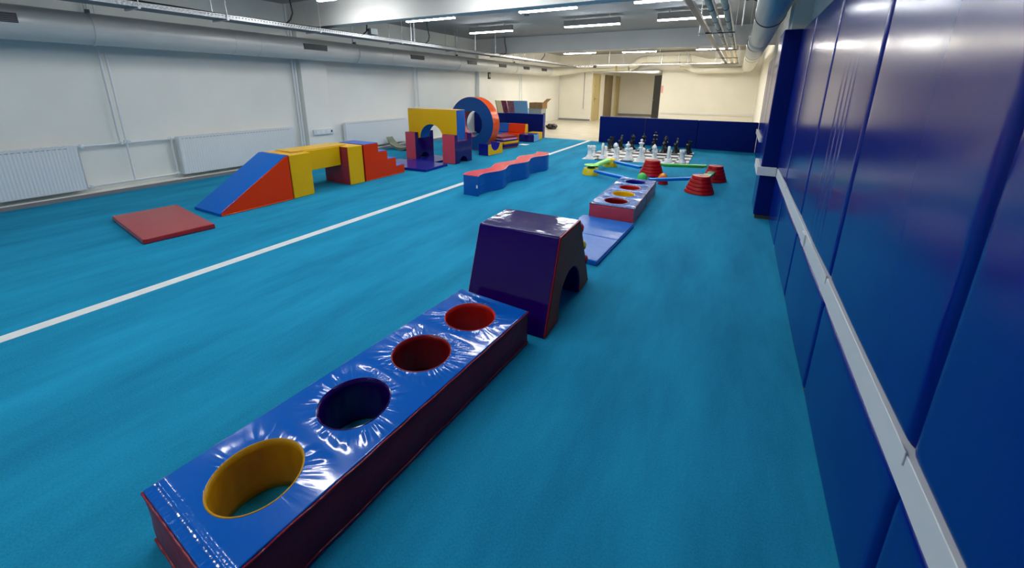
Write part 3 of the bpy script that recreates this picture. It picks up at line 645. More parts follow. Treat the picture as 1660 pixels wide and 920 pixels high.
def hole_block(name_lab, loc, rotz, W, L, H, r, pitch, linings, puck, side):
    t = thing('foam_hole_block', name_lab, 'foam block', loc, rotz)
    m0 = (L-4*pitch)/2
    tk = .010
    # body: outer walls (slightly bellied) with open top/bottom rings
    bm = bmesh.new(); nseg = 60
    per = [(0, 0), (W, 0), (W, L), (0, L)]
    pts = []
    for k in range(4):
        a, b2 = per[k], per[(k+1) % 4]; n = 14 if k % 2 == 0 else 44
        for i in range(n): pts.append((a[0]+(b2[0]-a[0])*i/n, a[1]+(b2[1]-a[1])*i/n, k, i/n))
    rows = []
    zz = [0, .012, .03, .06, .10, .14, .18, H-tk-.012, H-tk]; zz = [min(z, H-tk) for z in zz]
    zz = sorted(set(round(z*(H-tk)/zz[-1], 4) for z in zz))
    nrm = [(0, -1), (1, 0), (0, 1), (-1, 0)]
    for z in zz:
        e = math.sin(PI*z/(H-tk))
        row = []
        for x, y, k, f in pts:
            b3 = .007*e*min(1, 6*min(f, 1-f)) + .0025*math.sin(y*31+x*23+z*9)*math.sin(y*13+z*40)*e
            off = -.006*(1-min(1, e*5))
            nx, ny = nrm[k]
            row.append(bm.verts.new((x+nx*(b3+off), y+ny*(b3+off), z)))
        rows.append(row)
    for a, b2 in zip(rows, rows[1:]):
        for i in range(len(pts)): j = (i+1) % len(pts); bm.faces.new((a[i], a[j], b2[j], b2[i]))
    mesh_obj('side_cover', bm, side, t, smooth=True, angle=50)
    # top cover
    parts = [cell(0, W, 0 if k == 0 else m0+k*pitch, L if k == 3 else m0+(k+1)*pitch, W/2, m0+(k+.5)*pitch, r, H) for k in range(4)]
    bm = join(*parts)
    bmesh.ops.remove_doubles(bm, verts=bm.verts, dist=1e-5)
    geom = bmesh.ops.extrude_face_region(bm, geom=list(bm.faces))
    vs = [v for v in geom['geom'] if isinstance(v, bmesh.types.BMVert)]
    bmesh.ops.translate(bm, verts=vs, vec=(0, 0, -tk))
    mesh_obj('top_cover', bm, puck, t, bevel=.004, seg=2)
    # piping along the top edge
    e = .002
    loop = [(-e, -e, H-tk), (W+e, -e, H-tk), (W+e, L+e, H-tk), (-e, L+e, H-tk)]
    for k in range(4):
        a, b2 = Vector(loop[k]), Vector(loop[(k+1) % 4])
        n = 30; ps = [a.lerp(b2, i/n)+Vector((0, 0, .0022*math.sin(i*1.9+k))) for i in range(n+1)]
        mesh_obj('piping', tube(ps, .0045, 8), 'maroon_seam', t, smooth=True)
        ps = [a.lerp(b2, i/n)+Vector((0, 0, -(H-tk)+.014+.003*math.sin(i*1.3+k))) for i in range(n+1)]
        mesh_obj('piping', tube(ps, .005, 8), 'maroon_seam', t, smooth=True)
    for k in range(4):
        cy = m0+(k+.5)*pitch; bm = bmesh.new(); n = 72; rows = []
        for z in [H-.001-i*(H-.004)/8 for i in range(9)]:
            rows.append([bm.verts.new((W/2+(r-.001+(.0035*math.sin(a*17+k)*math.sin(a*5+z*20)+.002*math.sin(a*31))*math.sin(PI*(H-z)/H)**.5)*math.cos(a) if False else W/2+(r-.001-abs(.005*math.sin(a*8.5+k)*math.sin(a*3+z*12))*math.sin(PI*min(1, max(0, (H-z)/H))))*math.cos(a),
                                          cy+(r-.001-abs(.005*math.sin(a*8.5+k)*math.sin(a*3+z*12))*math.sin(PI*min(1, max(0, (H-z)/H))))*math.sin(a), z)) for a in [2*PI*i/n for i in range(n)]])
        for a, b2 in zip(rows, rows[1:]):
            for i in range(n): j = (i+1) % n; bm.faces.new((a[i], a[j], b2[j], b2[i]))
        # close to the body thickness
        o = mesh_obj('hole_lining', bm, linings[k], t, smooth=True, angle=80)
        so = o.modifiers.new('thick', 'SOLIDIFY'); so.thickness = .003; so.offset = 1 if False else -1
        mesh_obj('hole_rim', tube([(W/2+r*math.cos(a), cy+r*math.sin(a), H-.001) for a in [2*PI*i/64 for i in range(65)]], .0028, 6), {'deepred': 'maroon_seam'}.get(linings[k], linings[k]), t, smooth=True)
    return t
W1, L1, H1 = .5, 1.635, .225
M_['puck1'] = pucker('blue_puckered_vinyl', (.002, .105, .50), W1/2, (L1-4*.392)/2, .392, .145)
hole_block('long blue foam block in the foreground with four round holes and maroon sides', (-1.536, .322, 0), math.radians(-3.53), W1, L1, H1, .145, .392,
           ['yellow_lining', 'purple', 'deepred', 'red'], 'puck1', 'maroon')
M_['puck2'] = pucker('pale_blue_puckered_vinyl', (.02, .15, .50), .265, (1.62-4*.388)/2, .388, .14, rough=.12, strength=1.0, calm0=1.0, lo=.9, dist=.034)
t = hole_block('blue topped foam block with four holes in front of the chess set', (-1.402, 4.50, 0), math.radians(1.2), .515, 1.62, .19, .14, .388,
           ['deepred', 'yellow', 'red', 'royal'], 'puck2', 'pink')
mesh_obj('side_seam', B(.522, .5235, .78, .79, .01, .175), 'grille', t)

# ================================================================== FOAM TRAPEZOID TUNNEL
t = thing('foam_tunnel_block', 'tall purple trapezoid foam block with an arched tunnel and climbing holds', 'foam block', (-1.17, 2.455, 0), math.radians(1.5))
y0, y1, ty0, ty1, H = -.45, .45, -.235, .165, .60
hw = .295
ar = arc(0, .0, .215, 180, 0, 20)
ar = [(a[0], .07+a[1]*1.02) for a in ar]
prof = [(y0, 0), (-.215, 0)] + ar + [(.215, 0), (y1, 0), (ty1, H), (ty0, H)]
mesh_obj('body', prism(prof, 'x', -hw, hw), 'purple', t, bevel=.010, seg=3)
ip = [(y0+.012, .006), (-.222, .006)] + [(a[0]*1.03, .07+(a[1]-.07)*1.03) for a in ar] + [(.222, .006), (y1-.012, .006), (ty1-.008, H-.014), (ty0+.008, H-.014)]
for s in (-1, 1):
    mesh_obj('end_panel', prism(ip, 'x', s*hw, s*(hw+.005)), 'brick', t, bevel=.002)
mesh_obj('piping', tube([(hw, ty0, H-.004), (hw, ty1, H-.004)], .005, 8), 'red', t, smooth=True)
mesh_obj('piping', tube([(hw, y0, .01), (hw, ty0, H-.006)], .0035, 8), 'red', t, smooth=True)
mesh_obj('piping', tube([(hw, y1, .01), (hw, ty1, H-.006)], .0035, 8), 'red', t, smooth=True)
# climbing holds on the rear slope
sl_ = (y1-ty1)/H
for x, z, mm, rr in ((.272, .50, 'p_red', .030), (.0, .45, 'p_yellow', .032), (-.2, .5, 'p_green2', .03), (.277, .34, 'p_yellow', .028), (-.02, .25, 'p_blue', .03), (.280, .20, 'p_red', .026), (.24, .12, 'p_orange', .024), (-.2, .22, 'p_red', .03)):
    yb = y1-sl_*z
    o = mesh_obj('climbing_hold', lathe([(rr, 0), (rr*1.1, .012), (rr*.95, .045), (rr*.55, .062), (0, .064)], 16), mm, t, smooth=True, angle=60)
    o.location = (x, yb-.002, z); o.rotation_euler = (-(PI/2-math.atan(sl_)), 0, 0)

# ================================================================== MATS ON THE FLOOR
def floor_mat(lab, loc, rotz, L, W, H, m, seam=True, seamcol=None, name='foam_mat', group=None):
    t = thing(name, lab, 'foam mat', loc, rotz, group)
    if seam:
        g = .004
        for a, b2 in ((-L/2, -g/2), (g/2, L/2)):
            mesh_obj('mat_half', B(-W/2, W/2, a, b2, .001, H), m, t, bevel=.010, seg=3)
        mesh_obj('hinge_strip', B(-W/2+.01, W/2-.01, -.02, .02, .001, H-.006), m, t)
    else: mesh_obj('mat_body', B(-W/2, W/2, -L/2, L/2, .001, H), m, t, bevel=.010, seg=3)
    mesh_obj('edge_piping', tube([(W/2, -L/2+.01, H*.5), (W/2, L/2-.01, H*.5)], .004, 8), seamcol or m, t)
    return t
floor_mat('flat blue folding mat between the purple tunnel block and the far hole block', (-1.178, 3.83, 0), math.radians(-2.4), 1.21, .60, .048, 'matblue')
t = floor_mat('flat red mat lying on the carpet at the left', (-5.445, 1.885, 0), math.radians(-97.5), 1.22, .60, .055, 'matred', seam=False)
t = floor_mat('dark blue mat on the floor in front of the yellow arch', (-5.45, 5.90, 0), math.radians(93), 1.2, .70, .05, 'royal', seam=False)
floor_mat('dark blue mat lying between the two legs of the yellow arch', (-5.52, 6.66, 0), 0, .72, .60, .04, 'royal', seam=False)

# ================================================================== RAMP / BRIDGE / STAIRS
t = thing('foam_ramp', 'blue topped foam ramp with orange red sides at the start of the yellow bridge', 'foam block', (-5.475, 2.8, 0))
pf = [(-.45, 0), (-.45, .035), (-.41, .055), (.42, .598), (.462, .6), (.462, 0)]
hw = .295
mesh_obj('body', prism([(a+.004 if a < 0 else a, c if c < .02 else c-.006) for a, c in pf], 'x', -hw, hw), 'orangered', t, bevel=.006)
mesh_obj('slope_cover', prism([(-.456, .002), (-.456, .036), (-.415, .058), (.418, .603), (.466, .605), (.466, .598), (.42, .592), (-.41, .05), (-.45, .032), (-.45, .002)], 'x', -hw-.004, hw-.004), 'blue', t, bevel=.003)
mesh_obj('piping', tube([(hw, -.44, .008), (hw, .455, .008)], .006, 8), 'orange', t, smooth=True)
mesh_obj('piping', tube([(hw, -.44, .05), (hw, .43, .592)], .005, 8), 'orange', t, smooth=True)
mesh_obj('piping', tube([(-hw+.01, .464, .601), (hw-.01, .464, .601)], .005, 8), 'orangered', t, smooth=True)

t = thing('foam_post', 'yellow foam post carrying the near end of the yellow bridge beam', 'foam block', (-5.48, 3.435, 0))
mesh_obj('body', B(-.295, .295, -.155, .155, 0, .600), 'yellow', t, bevel=.010, seg=3)
mesh_obj('back_panel', B(-.28, .28, -.1575, -.155, .01, .59), 'grille', t)
t = thing('foam_post', 'foam post with maroon face and yellow side at the far end of the bridge', 'foam block', (-5.46, 4.35, 0), math.radians(-1.5))
mesh_obj('body', B(-.30, .30, -.135, .14, 0, .600), 'yellow', t, bevel=.010, seg=3)
mesh_obj('front_panel', B(-.293, .293, -.139, -.135, .008, .592), 'maroon_seam', t, bevel=.0015)
t = thing('foam_beam', 'yellow foam bridge beam spanning the two posts', 'foam block', (-5.535, 3.9, .31))
mesh_obj('body', B(-.20, .205, -.307, .300, 0, .294), 'yellow', t, bevel=.010, seg=3)
mesh_obj('top_flap', B(-.20, .18, -.47, .44, .295, .303), 'yellow', t, bevel=.003)

t = thing('foam_stairs', 'four step foam stairs with red sides and blue treads at the end of the bridge', 'foam block', (-5.46, 4.95, 0))
st = [(-.43, 0), (-.43, .6)]
xs = [-.43, -.13, .065, .26, .455]
zs_ = [.6, .45, .30, .15]
st = [(-.43, 0), (-.43, .594)]
for k in range(4): st += [(xs[k+1], zs_[k]-.006 if k < 9 else 0)]; st += [(xs[k+1], (zs_[k+1]-.006) if k < 3 else 0)]
mesh_obj('body', prism(st, 'x', -.285, .285), 'red', t, bevel=.005)
for s in (-1, 1): mesh_obj('side_panel', prism(st, 'x', s*.285, s*.29), 'orangered', t, bevel=.002)
for k in range(4):
    mesh_obj('tread', B(-.284, .284, xs[k]+.002, xs[k+1]+.003, zs_[k]-.006, zs_[k]+.002), 'treadblue', t, bevel=.003)
mesh_obj('piping', tube([(.291, -.42, .008), (.291, .45, .008)], .005, 8), 'orange', t, smooth=True)

# ================================================================== YELLOW ARCH ON TWO LEGS
def arch_leg(lab, loc, w_, d_, rotz=0):
    t = thing('foam_notch_block', lab, 'foam block', loc, rotz, 'U notched legs of the yellow arch')
    h = .580; n0, n1 = .10, .42
    pr_ = [(0, 0), (.155, 0)] + arc(.285, 0, .13, 180, 0, 14)[1:-1] + [(.415, 0), (d_, 0), (d_, h), (n1, h), (n1, .450), (n0, .450), (n0, h), (0, h)]
    mesh_obj('body', prism(pr_, 'x', -w_/2, w_/2), 'purple', t, bevel=.008, seg=2)
    mesh_obj('front_panel', B(-w_/2+.004, w_/2-.004, -.005, .0, .008, h-.006), 'pink', t, bevel=.002)
    mesh_obj('rear_panel', B(-w_/2+.004, w_/2-.004, d_, d_+.005, .008, h-.006), 'pink', t, bevel=.002)
    mesh_obj('notch_lining', B((-w_/2+.004, w_/2-.004, n1-.004, n1, .452, h-.004), (-w_/2+.004, w_/2-.004, n0, n0+.004, .452, h-.004), (-w_/2+.004, w_/2-.004, n0+.004, n1-.004, .4502, .453)), 'pink', t)
    return t
arch_leg('pink fronted purple foam leg under the right end of the yellow arch', (-4.985, 6.485, 0), .315, .585)
arch_leg('pink fronted purple foam leg under the left end of the yellow arch', (-5.985, 6.485, 0), .27, .585)
t = thing('foam_arch', 'yellow foam arch block with blue end, resting across two purple legs', 'foam block', (-5.49, 6.745, .455))
x0, x1 = -.635, .635
ac, ra = -.02, .295
pr_ = [(x0, 0), (ac-ra, 0)] + arc(ac, 0, ra, 180, 0, 24)[1:-1] + [(ac+ra, 0), (x1, 0), (x1, .60), (x0, .60)]
mesh_obj('body', prism(pr_, 'y', -.14, .145), 'midblue', t, bevel=.008, seg=2)
ip = [(x0+.006, .004), (ac-ra-.005, .004)] + [(ac+(p[0]-ac)*1.015, p[1]*1.015) for p in arc(ac, 0, ra, 180, 0, 24)[1:-1]] + [(ac+ra+.005, .004), (x1-.006, .004), (x1-.006, .594), (x0+.006, .594)]
mesh_obj('front_panel', prism(ip, 'y', -.145, -.14), 'yellow', t, bevel=.002)
mesh_obj('rear_panel', prism(ip, 'y', .145, .150), 'yellow', t, bevel=.002)
mesh_obj('top_panel', B(x0+.006, x1-.006, -.138, .143, .600, .604), 'foam_cream' if False else 'yellow', t, bevel=.0015)

# ================================================================== BIG RING
t = thing('foam_ring', 'big upright blue foam ring with a shiny orange rim', 'foam ring', (-5.68, 8.3, 0))
R_, ri, th, cz = .635, .32, .30, .635
def annulus(r_in, r_out, ya, yb2, n=96):
    bm = bmesh.new(); V = []
    for i in range(n):
        a = 2*PI*i/n; c, s = math.cos(a), math.sin(a)
        V.append([bm.verts.new((r*c, y, cz+r*s)) for r, y in ((r_in, ya), (r_out, ya), (r_out, yb2), (r_in, yb2))])
    for i in range(n):
        j = (i+1) % n
        for k in range(4): bm.faces.new((V[i][k], V[j][k], V[j][(k+1) % 4], V[i][(k+1) % 4]))
    return bm
mesh_obj('rim_cover', annulus(R_-.02, R_, .004, th-.004), 'orange', t, smooth=True)
mesh_obj('hole_lining', annulus(ri, ri+.02, .004, th-.004), 'red', t, smooth=True)
mesh_obj('front_face', annulus(ri-.001, R_-.003, 0, .05), 'deepblue', t, bevel=.006, seg=2)
mesh_obj('rear_face', annulus(ri-.001, R_-.003, th-.05, th), 'deepblue', t, bevel=.006, seg=2)

# cradle block
t = thing('foam_cradle', 'small yellow fronted foam block with a half round notch by the ring', 'foam block', (-4.96, 7.72, 0), math.radians(-6))
pr_ = [(0, 0), (.56, 0), (.56, .26), (.44, .26)] + arc(.28, .26, .16, 0, -180, 18)[1:-1] + [(.12, .26), (0, .26)]
mesh_obj('body', prism(pr_, 'x', -.135, .135), 'royal', t, bevel=.006)
ip = [(.008, .006), (.552, .006), (.552, .254), (.445, .254)] + arc(.28, .26, .165, -3, -177, 18) + [(.115, .254), (.008, .254)]
mesh_obj('front_panel', prism(ip, 'x', .135, .140), 'yellow', t, bevel=.002)
mesh_obj('rear_panel', prism(ip, 'x', -.140, -.135), 'yellow', t, bevel=.002)

# stack of thin mats
cols = [('brick', 'terracotta mat, lowest of the stack', .045), ('royal', 'dark blue mat, second from the bottom of the stack', .045), ('plum', 'plum mat, third from the bottom of the stack', .03), ('yellow', 'yellow mat in the middle of the stack', .05), ('purple', 'dark purple mat between the yellow and lilac mats', .035), ('lilac', 'lilac mat near the top of the stack', .035), ('maroon_seam', 'maroon mat on top of the stack', .055)]
z = 0
offs = [(-.02, 0, 2), (0, -.01, 0), (.01, .01, -1), (0, 0, 1), (-.05, .02, -3), (-.04, .03, 2), (-.10, .08, -4)]
for (m, lab, h), (dx, dy, rz) in zip(cols, offs):
    t = thing('foam_mat', lab + ' beside the big ring', 'foam mat', (-5.21+dx, 9.12+dy, z), math.radians(-14+rz), 'thin mats in the stack')
    mesh_obj('mat_body', B(-.25, .25, -.28, .28, .001, h-.001), m, t, bevel=.008)
    mesh_obj('edge_piping', tube([(.25, -.27, h*.5), (.25, .27, h*.5)], .004, 6), m, t)
    z += h
tag(mesh_obj('paper_sheet', B(-5.1, -4.88, 9.72, 9.94, .001, .006), 'paper'), 'white sheet lying on the carpet beside the mat stack', 'paper')

# foam seats
def seat(lab, x0, x1, m, y=10.78, side=None):
    t = thing('foam_sofa', lab, 'foam seat', ((x0+x1)/2, y, 0), 0, 'foam seats before the left barrier')
    h = (x1-x0)/2
    mesh_obj('backrest', prism([(-.02, .20), (.03, .455), (.19, .455), (.2, .20)], 'x', -h, h), m, t, bevel=.012)
    mesh_obj('seat', B(-h, h, -.42, .2, 0, .199), m, t, bevel=.012)
    if side: mesh_obj('end_panel', join(prism([(-.015, .205), (.033, .45), (.187, .45), (.196, .205)], 'x', h, h+.006), B(h, h+.006, -.41, .195, .01, .195)), side, t, bevel=.002)
    return t
seat('blue foam seat behind the ring, left of the orange one', -6.36, -6.03, 'midblue')
seat('orange foam seat with a yellow end beside the blue one', -6.02, -5.46, 'orangered', side='yellow')
t = thing('foam_curve_block', 'low purple foam block with curved front and light blue end, beside the orange seat', 'foam block', (-5.20, 10.32, 0))
cp = [(-.24, .42), (-.24, .06), (-.12, .01), (.0, 0), (.12, .02), (.22, .08), (.22, .42)]
mesh_obj('body', prism(cp, 'z', 0, .21), 'purple', t, bevel=.012)
mesh_obj('end_panel', B(.22, .226, .09, .41, .01, .20), 'skyblue', t, bevel=.002)
mesh_obj('top_panel', prism([(-.22, .41), (-.22, .2), (.21, .12), (.21, .41)], 'z', .21, .214), 'midblue', t)
floor_mat('thin yellow mat lying on the foam blocks by the left barrier', (-5.26, 11.08, .0), 0, .3, .34, .215, 'yellow', seam=False)

# curved board by the wall
t = thing('curved_board', 'grey green curved rocker board lying tip up by the left wall', 'rocker board', (-7.09, 7.40, 0), 0)
bm = bmesh.new(); n = 22; top_, bot = [], []
for i in range(n+1):
    a = -62+124*i/n
    xx = .42*math.sin(math.radians(a)); zz_ = .42-.40*math.cos(math.radians(a))
    zz_ = .02+.34*(1-math.cos(math.radians(a)))*1.5
    tp = .004+.06*(1-(abs(a)/62)**1.5)
    top_.append((xx*1.15, zz_+tp)); bot.append((xx*1.15, zz_-.018*(1-(abs(a)/62)**2)))
mesh_obj('board', prism(top_+bot[::-1], 'y', -.11, .11), 'board_curve', t, bevel=.006)
mesh_obj('edge_strip', prism([(a, c+.002) for a, c in top_[4:-4]]+[(a, c-.012) for a, c in top_[4:-4]][::-1], 'y', -.114, -.11), 'foam_cream', t)

# ================================================================== WAVY BEAM
t = thing('foam_wavy_beam', 'wavy blue foam balance beam with a coral red top lying by the white line', 'foam block', (0, 0, 0))
t.location = (-3.19, 5.87, 0)
n = 90; LL = 2.5; Hh = .295; hw = .125
def cx(y): return .054*math.sin(2*PI*(y-5.03)/.82)-(-3.19)*0
path = [(cx(4.64+LL*i/n), -1.23+LL*i/n) for i in range(n+1)]
outl = [(x-hw, y) for x, y in path] + [(x+hw, y) for x, y in path[::-1]]
mesh_obj('side_cover', prism(outl, 'z', 0, Hh-.004), 'midblue', t, bevel=.006, angle=30)
mesh_obj('top_cover', prism([(x*1.0, y) for x, y in outl], 'z', Hh-.004, Hh+.004), 'coral', t, bevel=.003, angle=30)
for s in (-1, 1):
    mesh_obj('piping', tube([(x+s*(hw+.001), y, Hh-.002) for x, y in path], .005, 6), 'pale_pink', t, smooth=True)
    mesh_obj('side_seam', tube([(x+s*(hw+.0005), y, .145) for x, y in path[4:]], .0022, 6), 'midblue', t, smooth=True)
    mesh_obj('piping', tube([(x+s*(hw-.001), y, .010) for x, y in path], .004, 6), 'midblue', t, smooth=True)
mesh_obj('care_tag', B(path[0][0]+hw-.03, path[0][0]+hw-.008, -1.2345, -1.231, .12, .165), 'paper', t)

# ================================================================== CHESS SET
P00, P10, P11, P01 = Vector((-2.86, 8.43, 0)), Vector((-.76, 8.86, 0)), Vector((-.80, 10.66, 0)), Vector((-2.90, 10.56, 0))
def bil(u, v): return P00*(1-u)*(1-v)+P10*u*(1-v)+P11*u*v+P01*(1-u)*v
t = thing('chess_board', 'large black and white chess mat on the carpet under the giant pieces', 'chess board', (-1.83, 9.6, 0))
for parity, nm, m in ((0, 'white_squares', 'chess_white'), (1, 'black_squares', 'chess_black')):
    parts = []
    for i in range(8):
        for j in range(8):
            if (i+j) % 2 != parity: continue
            a = .004
            q = [bil((i+a)/8, (j+a)/8), bil((i+1-a)/8, (j+a)/8), bil((i+1-a)/8, (j+1-a)/8), bil((i+a)/8, (j+1-a)/8)]
            parts.append(prism([(p.x+1.83, p.y-9.6) for p in q], 'z', .001, .014))
    mesh_obj(nm, join(*parts), m, t)
base = [(.088, 0), (.090, .012), (.084, .030), (.070, .042), (.066, .050), (.066, .062), (.052, .072)]
def piece(kind, m):
    o = thing('chess_'+kind, 'x', 'chess piece')
    k = {'pawn': .78}.get(kind, 1)
    bs = [(r*k, z*k) for r, z in base]
    if kind == 'pawn':
        mesh_obj('body', lathe(bs+[(.034, .07), (.026, .12), (.026, .145), (.044, .152), (.044, .160), (.024, .168)], 24), m, o, smooth=True, angle=50)
        mesh_obj('head', lathe([(.018, .165), (.034, .176), (.043, .20), (.040, .222), (.026, .240), (0, .247)], 24), m, o, smooth=True, angle=60)
    if kind == 'rook':
        mesh_obj('body', lathe(bs+[(.050, .08), (.045, .15), (.047, .21), (.062, .225), (.062, .245), (.0, .245)], 28), m, o, smooth=True, angle=50)
        bm = None
        for q in range(6):
            a0 = q*60+8; a1 = q*60+52; pl = [( .063*math.cos(math.radians(a)), .063*math.sin(math.radians(a))) for a in (a0, (a0+a1)/2, a1)] + [(.042*math.cos(math.radians(a)), .042*math.sin(math.radians(a))) for a in (a1, (a0+a1)/2, a0)]
            pz = prism(pl, 'z', .245, .275); bm = pz if bm is None else join(bm, pz)
        mesh_obj('battlement', bm, m, o)
    if kind == 'bishop':
        mesh_obj('body', lathe(bs+[(.040, .08), (.028, .16), (.028, .21), (.050, .222), (.050, .232), (.026, .242)], 24), m, o, smooth=True, angle=50)
        mesh_obj('head', lathe([(.020, .24), (.036, .255), (.053, .285), (.050, .312), (.026, .345), (.012, .354), (.014, .364), (0, .370)], 24), m, o, smooth=True, angle=60)
    if kind == 'knight':
        mesh_obj('body', lathe(bs+[(.045, .08), (.0, .082)], 24), m, o, smooth=True, angle=50)
        hp = [(-.045, .078), (-.050, .13), (-.040, .19), (-.048, .25), (-.035, .30), (-.012, .330), (-.006, .345), (.004, .322), (.030, .305), (.052, .270), (.072, .235), (.066, .215), (.045, .212), (.020, .225), (.028, .19), (.040, .14), (.042, .078)]
        s = -1 if 'white' in m else 1
        mesh_obj('horse_head', prism([(-s*a, c) for a, c in hp] if s > 0 else hp, 'y' if False else 'x', -.024, .024), m, o, bevel=.010, seg=3)
    if kind in ('queen', 'king'):
        h = .0 if kind == 'queen' else .045
        mesh_obj('body', lathe(bs+[(.044, .08), (.034, .15), (.032, .215+h), (.054, .228+h), (.054, .240+h), (.030, .250+h)], 28), m, o, smooth=True, angle=50)
        if kind == 'queen':
            mesh_obj('crown', lathe([(.028, .25), (.036, .29), (.056, .315), (.056, .325), (.040, .340), (.016, .365), (.014, .372), (.018, .385), (0, .398)], 28), m, o, smooth=True, angle=50)
        else:
            mesh_obj('crown', lathe([(.028, .295), (.036, .345), (.056, .370), (.058, .382), (.034, .392), (.014, .395)], 28), m, o, smooth=True, angle=50)
            mesh_obj('finial', lathe([(.016, .394), (.016, .415), (.026, .425), (.026, .448), (.014, .460), (0, .462)], 20), m, o, smooth=True, angle=50)
    return o
order = ['rook', 'knight', 'bishop', 'queen', 'king', 'bishop', 'knight', 'rook']
place = ['at the left end', 'second from the left', 'third from the left', 'left of centre', 'right of centre', 'third from the right', 'second from the right', 'at the right end']
for colr, m, back, pawn in (('white', 'chess_white', 0, 1), ('black', 'chess_black', 7, 6)):
    proto = {}
    for row, kinds in ((back, order), (pawn, ['pawn']*8)):
        for i in range(8):
            k = kinds[i]; p = bil((i+.5)/8, (row+.5)/8); loc = (p.x+random.uniform(-.015, .015), p.y+random.uniform(-.02, .02), .0145)
            lab = 'giant %s chess %s, %s, %s' % (colr, k, place[i], 'nearest row' if row == 0 else 'rearmost row' if row == 7 else 'second row from the camera' if row == 1 else 'second row from the navy mats')
            grp = 'giant %s chess %s' % (colr, 'pawns' if k == 'pawn' else 'back row pieces')
            if k not in proto:
                o = piece(k, m); o.location = loc; o['label'] = lab; o['group'] = grp; proto[k] = o
            else: dup(proto[k], loc, random.uniform(-.1, .1), lab, grp)

# ================================================================== STEPPING STONES COURSE
t = thing('stepping_base', 'yellow round stepping base with a green dish, left of the far hole block', 'stepping stone', (-2.185, 6.97, 0))
mesh_obj('base', lathe([(.150, 0), (.152, .02), (.142, .06), (.130, .095), (.125, .115), (.0, .118)], 36), 'p_yellow', t, smooth=True, angle=40)
mesh_obj('neck', lathe([(.075, .118), (.05, .14), (.05, .150)], 24), 'p_dgreen', t, smooth=True, angle=40)
mesh_obj('dish', lathe([(.05, .148), (.10, .158), (.125, .172), (.122, .176), (.06, .170), (.0, .168)], 36), 'p_green', t, smooth=True, angle=60)
t = thing('stepping_base', 'yellow round stepping base at the far end of the green half tube', 'stepping stone', (-2.10, 7.93, 0))
mesh_obj('base', lathe([(.140, 0), (.142, .02), (.132, .06), (.120, .095), (.115, .115), (.0, .118)], 36), 'p_yellow', t, smooth=True, angle=40)
mesh_obj('cap', lathe([(.105, .118), (.10, .14), (.085, .155), (0, .157)], 30), 'p_yellow', t, smooth=True, angle=40)
def plank(lab, a, b2, w_, th, m, name='balance_beam', half=False):
    a, b2 = Vector(a), Vector(b2); d = b2-a; L = d.length
    t = thing(name, lab, 'balance beam', a)
    t.rotation_euler = (0, -math.atan2(d.z, math.hypot(d.x, d.y)), math.atan2(d.y, d.x))
    if half:
        pr_ = arc(0, -.03, w_/2, 0, 180, 14) + [(-w_/2+.012, -.03)] + arc(0, -.03, w_/2-.012, 180, 0, 14)
        mesh_obj('half_tube', prism(pr_, 'x', 0, L), m, t, smooth=True, angle=50)
    else:
        mesh_obj('plank', B(0, L, -w_/2, w_/2, -th, 0), m, t, bevel=.012, seg=3)
        mesh_obj('underside_rib', B(.05, L-.05, -w_/2+.02, w_/2-.02, -th-.02, -th), m, t)
    for s in (0, 1): mesh_obj('end_clip', B(s*(L-.03), s*(L-.03)+.03, -w_/2-.003, w_/2+.003, -th-.006, .003), m, t, bevel=.003)
    return t
plank('green half tube joining the two yellow stepping bases', (-2.165, 7.10, .142), (-2.115, 7.79, .15), .12, .03, 'p_green', 'half_tube_beam', half=True)
plank('blue plank from the near yellow base running behind the hole block', (-2.06, 6.82, .118), (-1.34, 6.45, .118), .07, .032, 'p_blue')
plank('blue plank from the far yellow base to the middle red stone tower', (-1.99, 7.84, .135), (-1.42, 7.50, .13), .07, .032, 'p_blue')
plank('long green plank between the two rear red stone towers', (-1.09, 7.52, .215), (-.36, 7.78, .215), .075, .036, 'p_green2')
plank('blue plank from behind the hole block to the front red stone tower', (-1.10, 6.56, .125), (-.485, 6.70, .19), .065, .03, 'p_blue')
plank('dark green short link between the two right red stone towers', (-.30, 6.78, .20), (-.245, 7.28, .20), .11, .04, 'p_dgreen')
link_ = [o for o in C.objects if o.get('label', '').startswith('dark green short link')][0]
mesh_obj('top_grip', B(.02, .16, -.058, .058, .001, .018), 'p_green2', link_, bevel=.004)
def cone(lab, x, y, r, h, steps, rot=0):
    t = thing('stone_tower', lab, 'stepping stone tower', (x, y, 0), rot, 'red stepped towers')
    hs = h/steps
    for k in range(steps):
        a = r-(r*.46)*k/steps; b2 = a-r*.46/steps*.42
        n = 40; wob = .03
        bm = bmesh.new(); rings = []
        for rr, z in ((a*.97, k*hs+.001), (a, k*hs+hs*.15), (b2, k*hs+hs*.80), (b2*.95, (k+1)*hs-.001)):
            rings.append([bm.verts.new((rr*(1+wob*math.cos(3*t_))*math.cos(t_), rr*(1+wob*math.cos(3*t_))*math.sin(t_), z)) for t_ in [2*PI*i/n for i in range(n)]])
        for q, w2 in zip(rings, rings[1:]):
            for i in range(n): j = (i+1) % n; bm.faces.new((q[i], q[j], w2[j], w2[i]))
        bm.faces.new(rings[0]); bm.faces.new(rings[-1])
        mesh_obj('stone', bm, 'p_red', t, smooth=True, angle=40)
    mesh_obj('top_disc', lathe([(.03, h), (.03, h+.003), (0, h+.004)], 20), 'deepred', t)
    return t
cone('red stepped stone tower between the blue and green planks, middle of the course', -1.225, 7.47, .212, .272, 5)
cone('red stepped stone tower at the right rear, end of the green plank', -.205, 7.52, .19, .262, 5, .4)
cone('red stepped stone tower standing nearest at the right front of the course', -.352, 6.52, .208, .262, 5, .9)
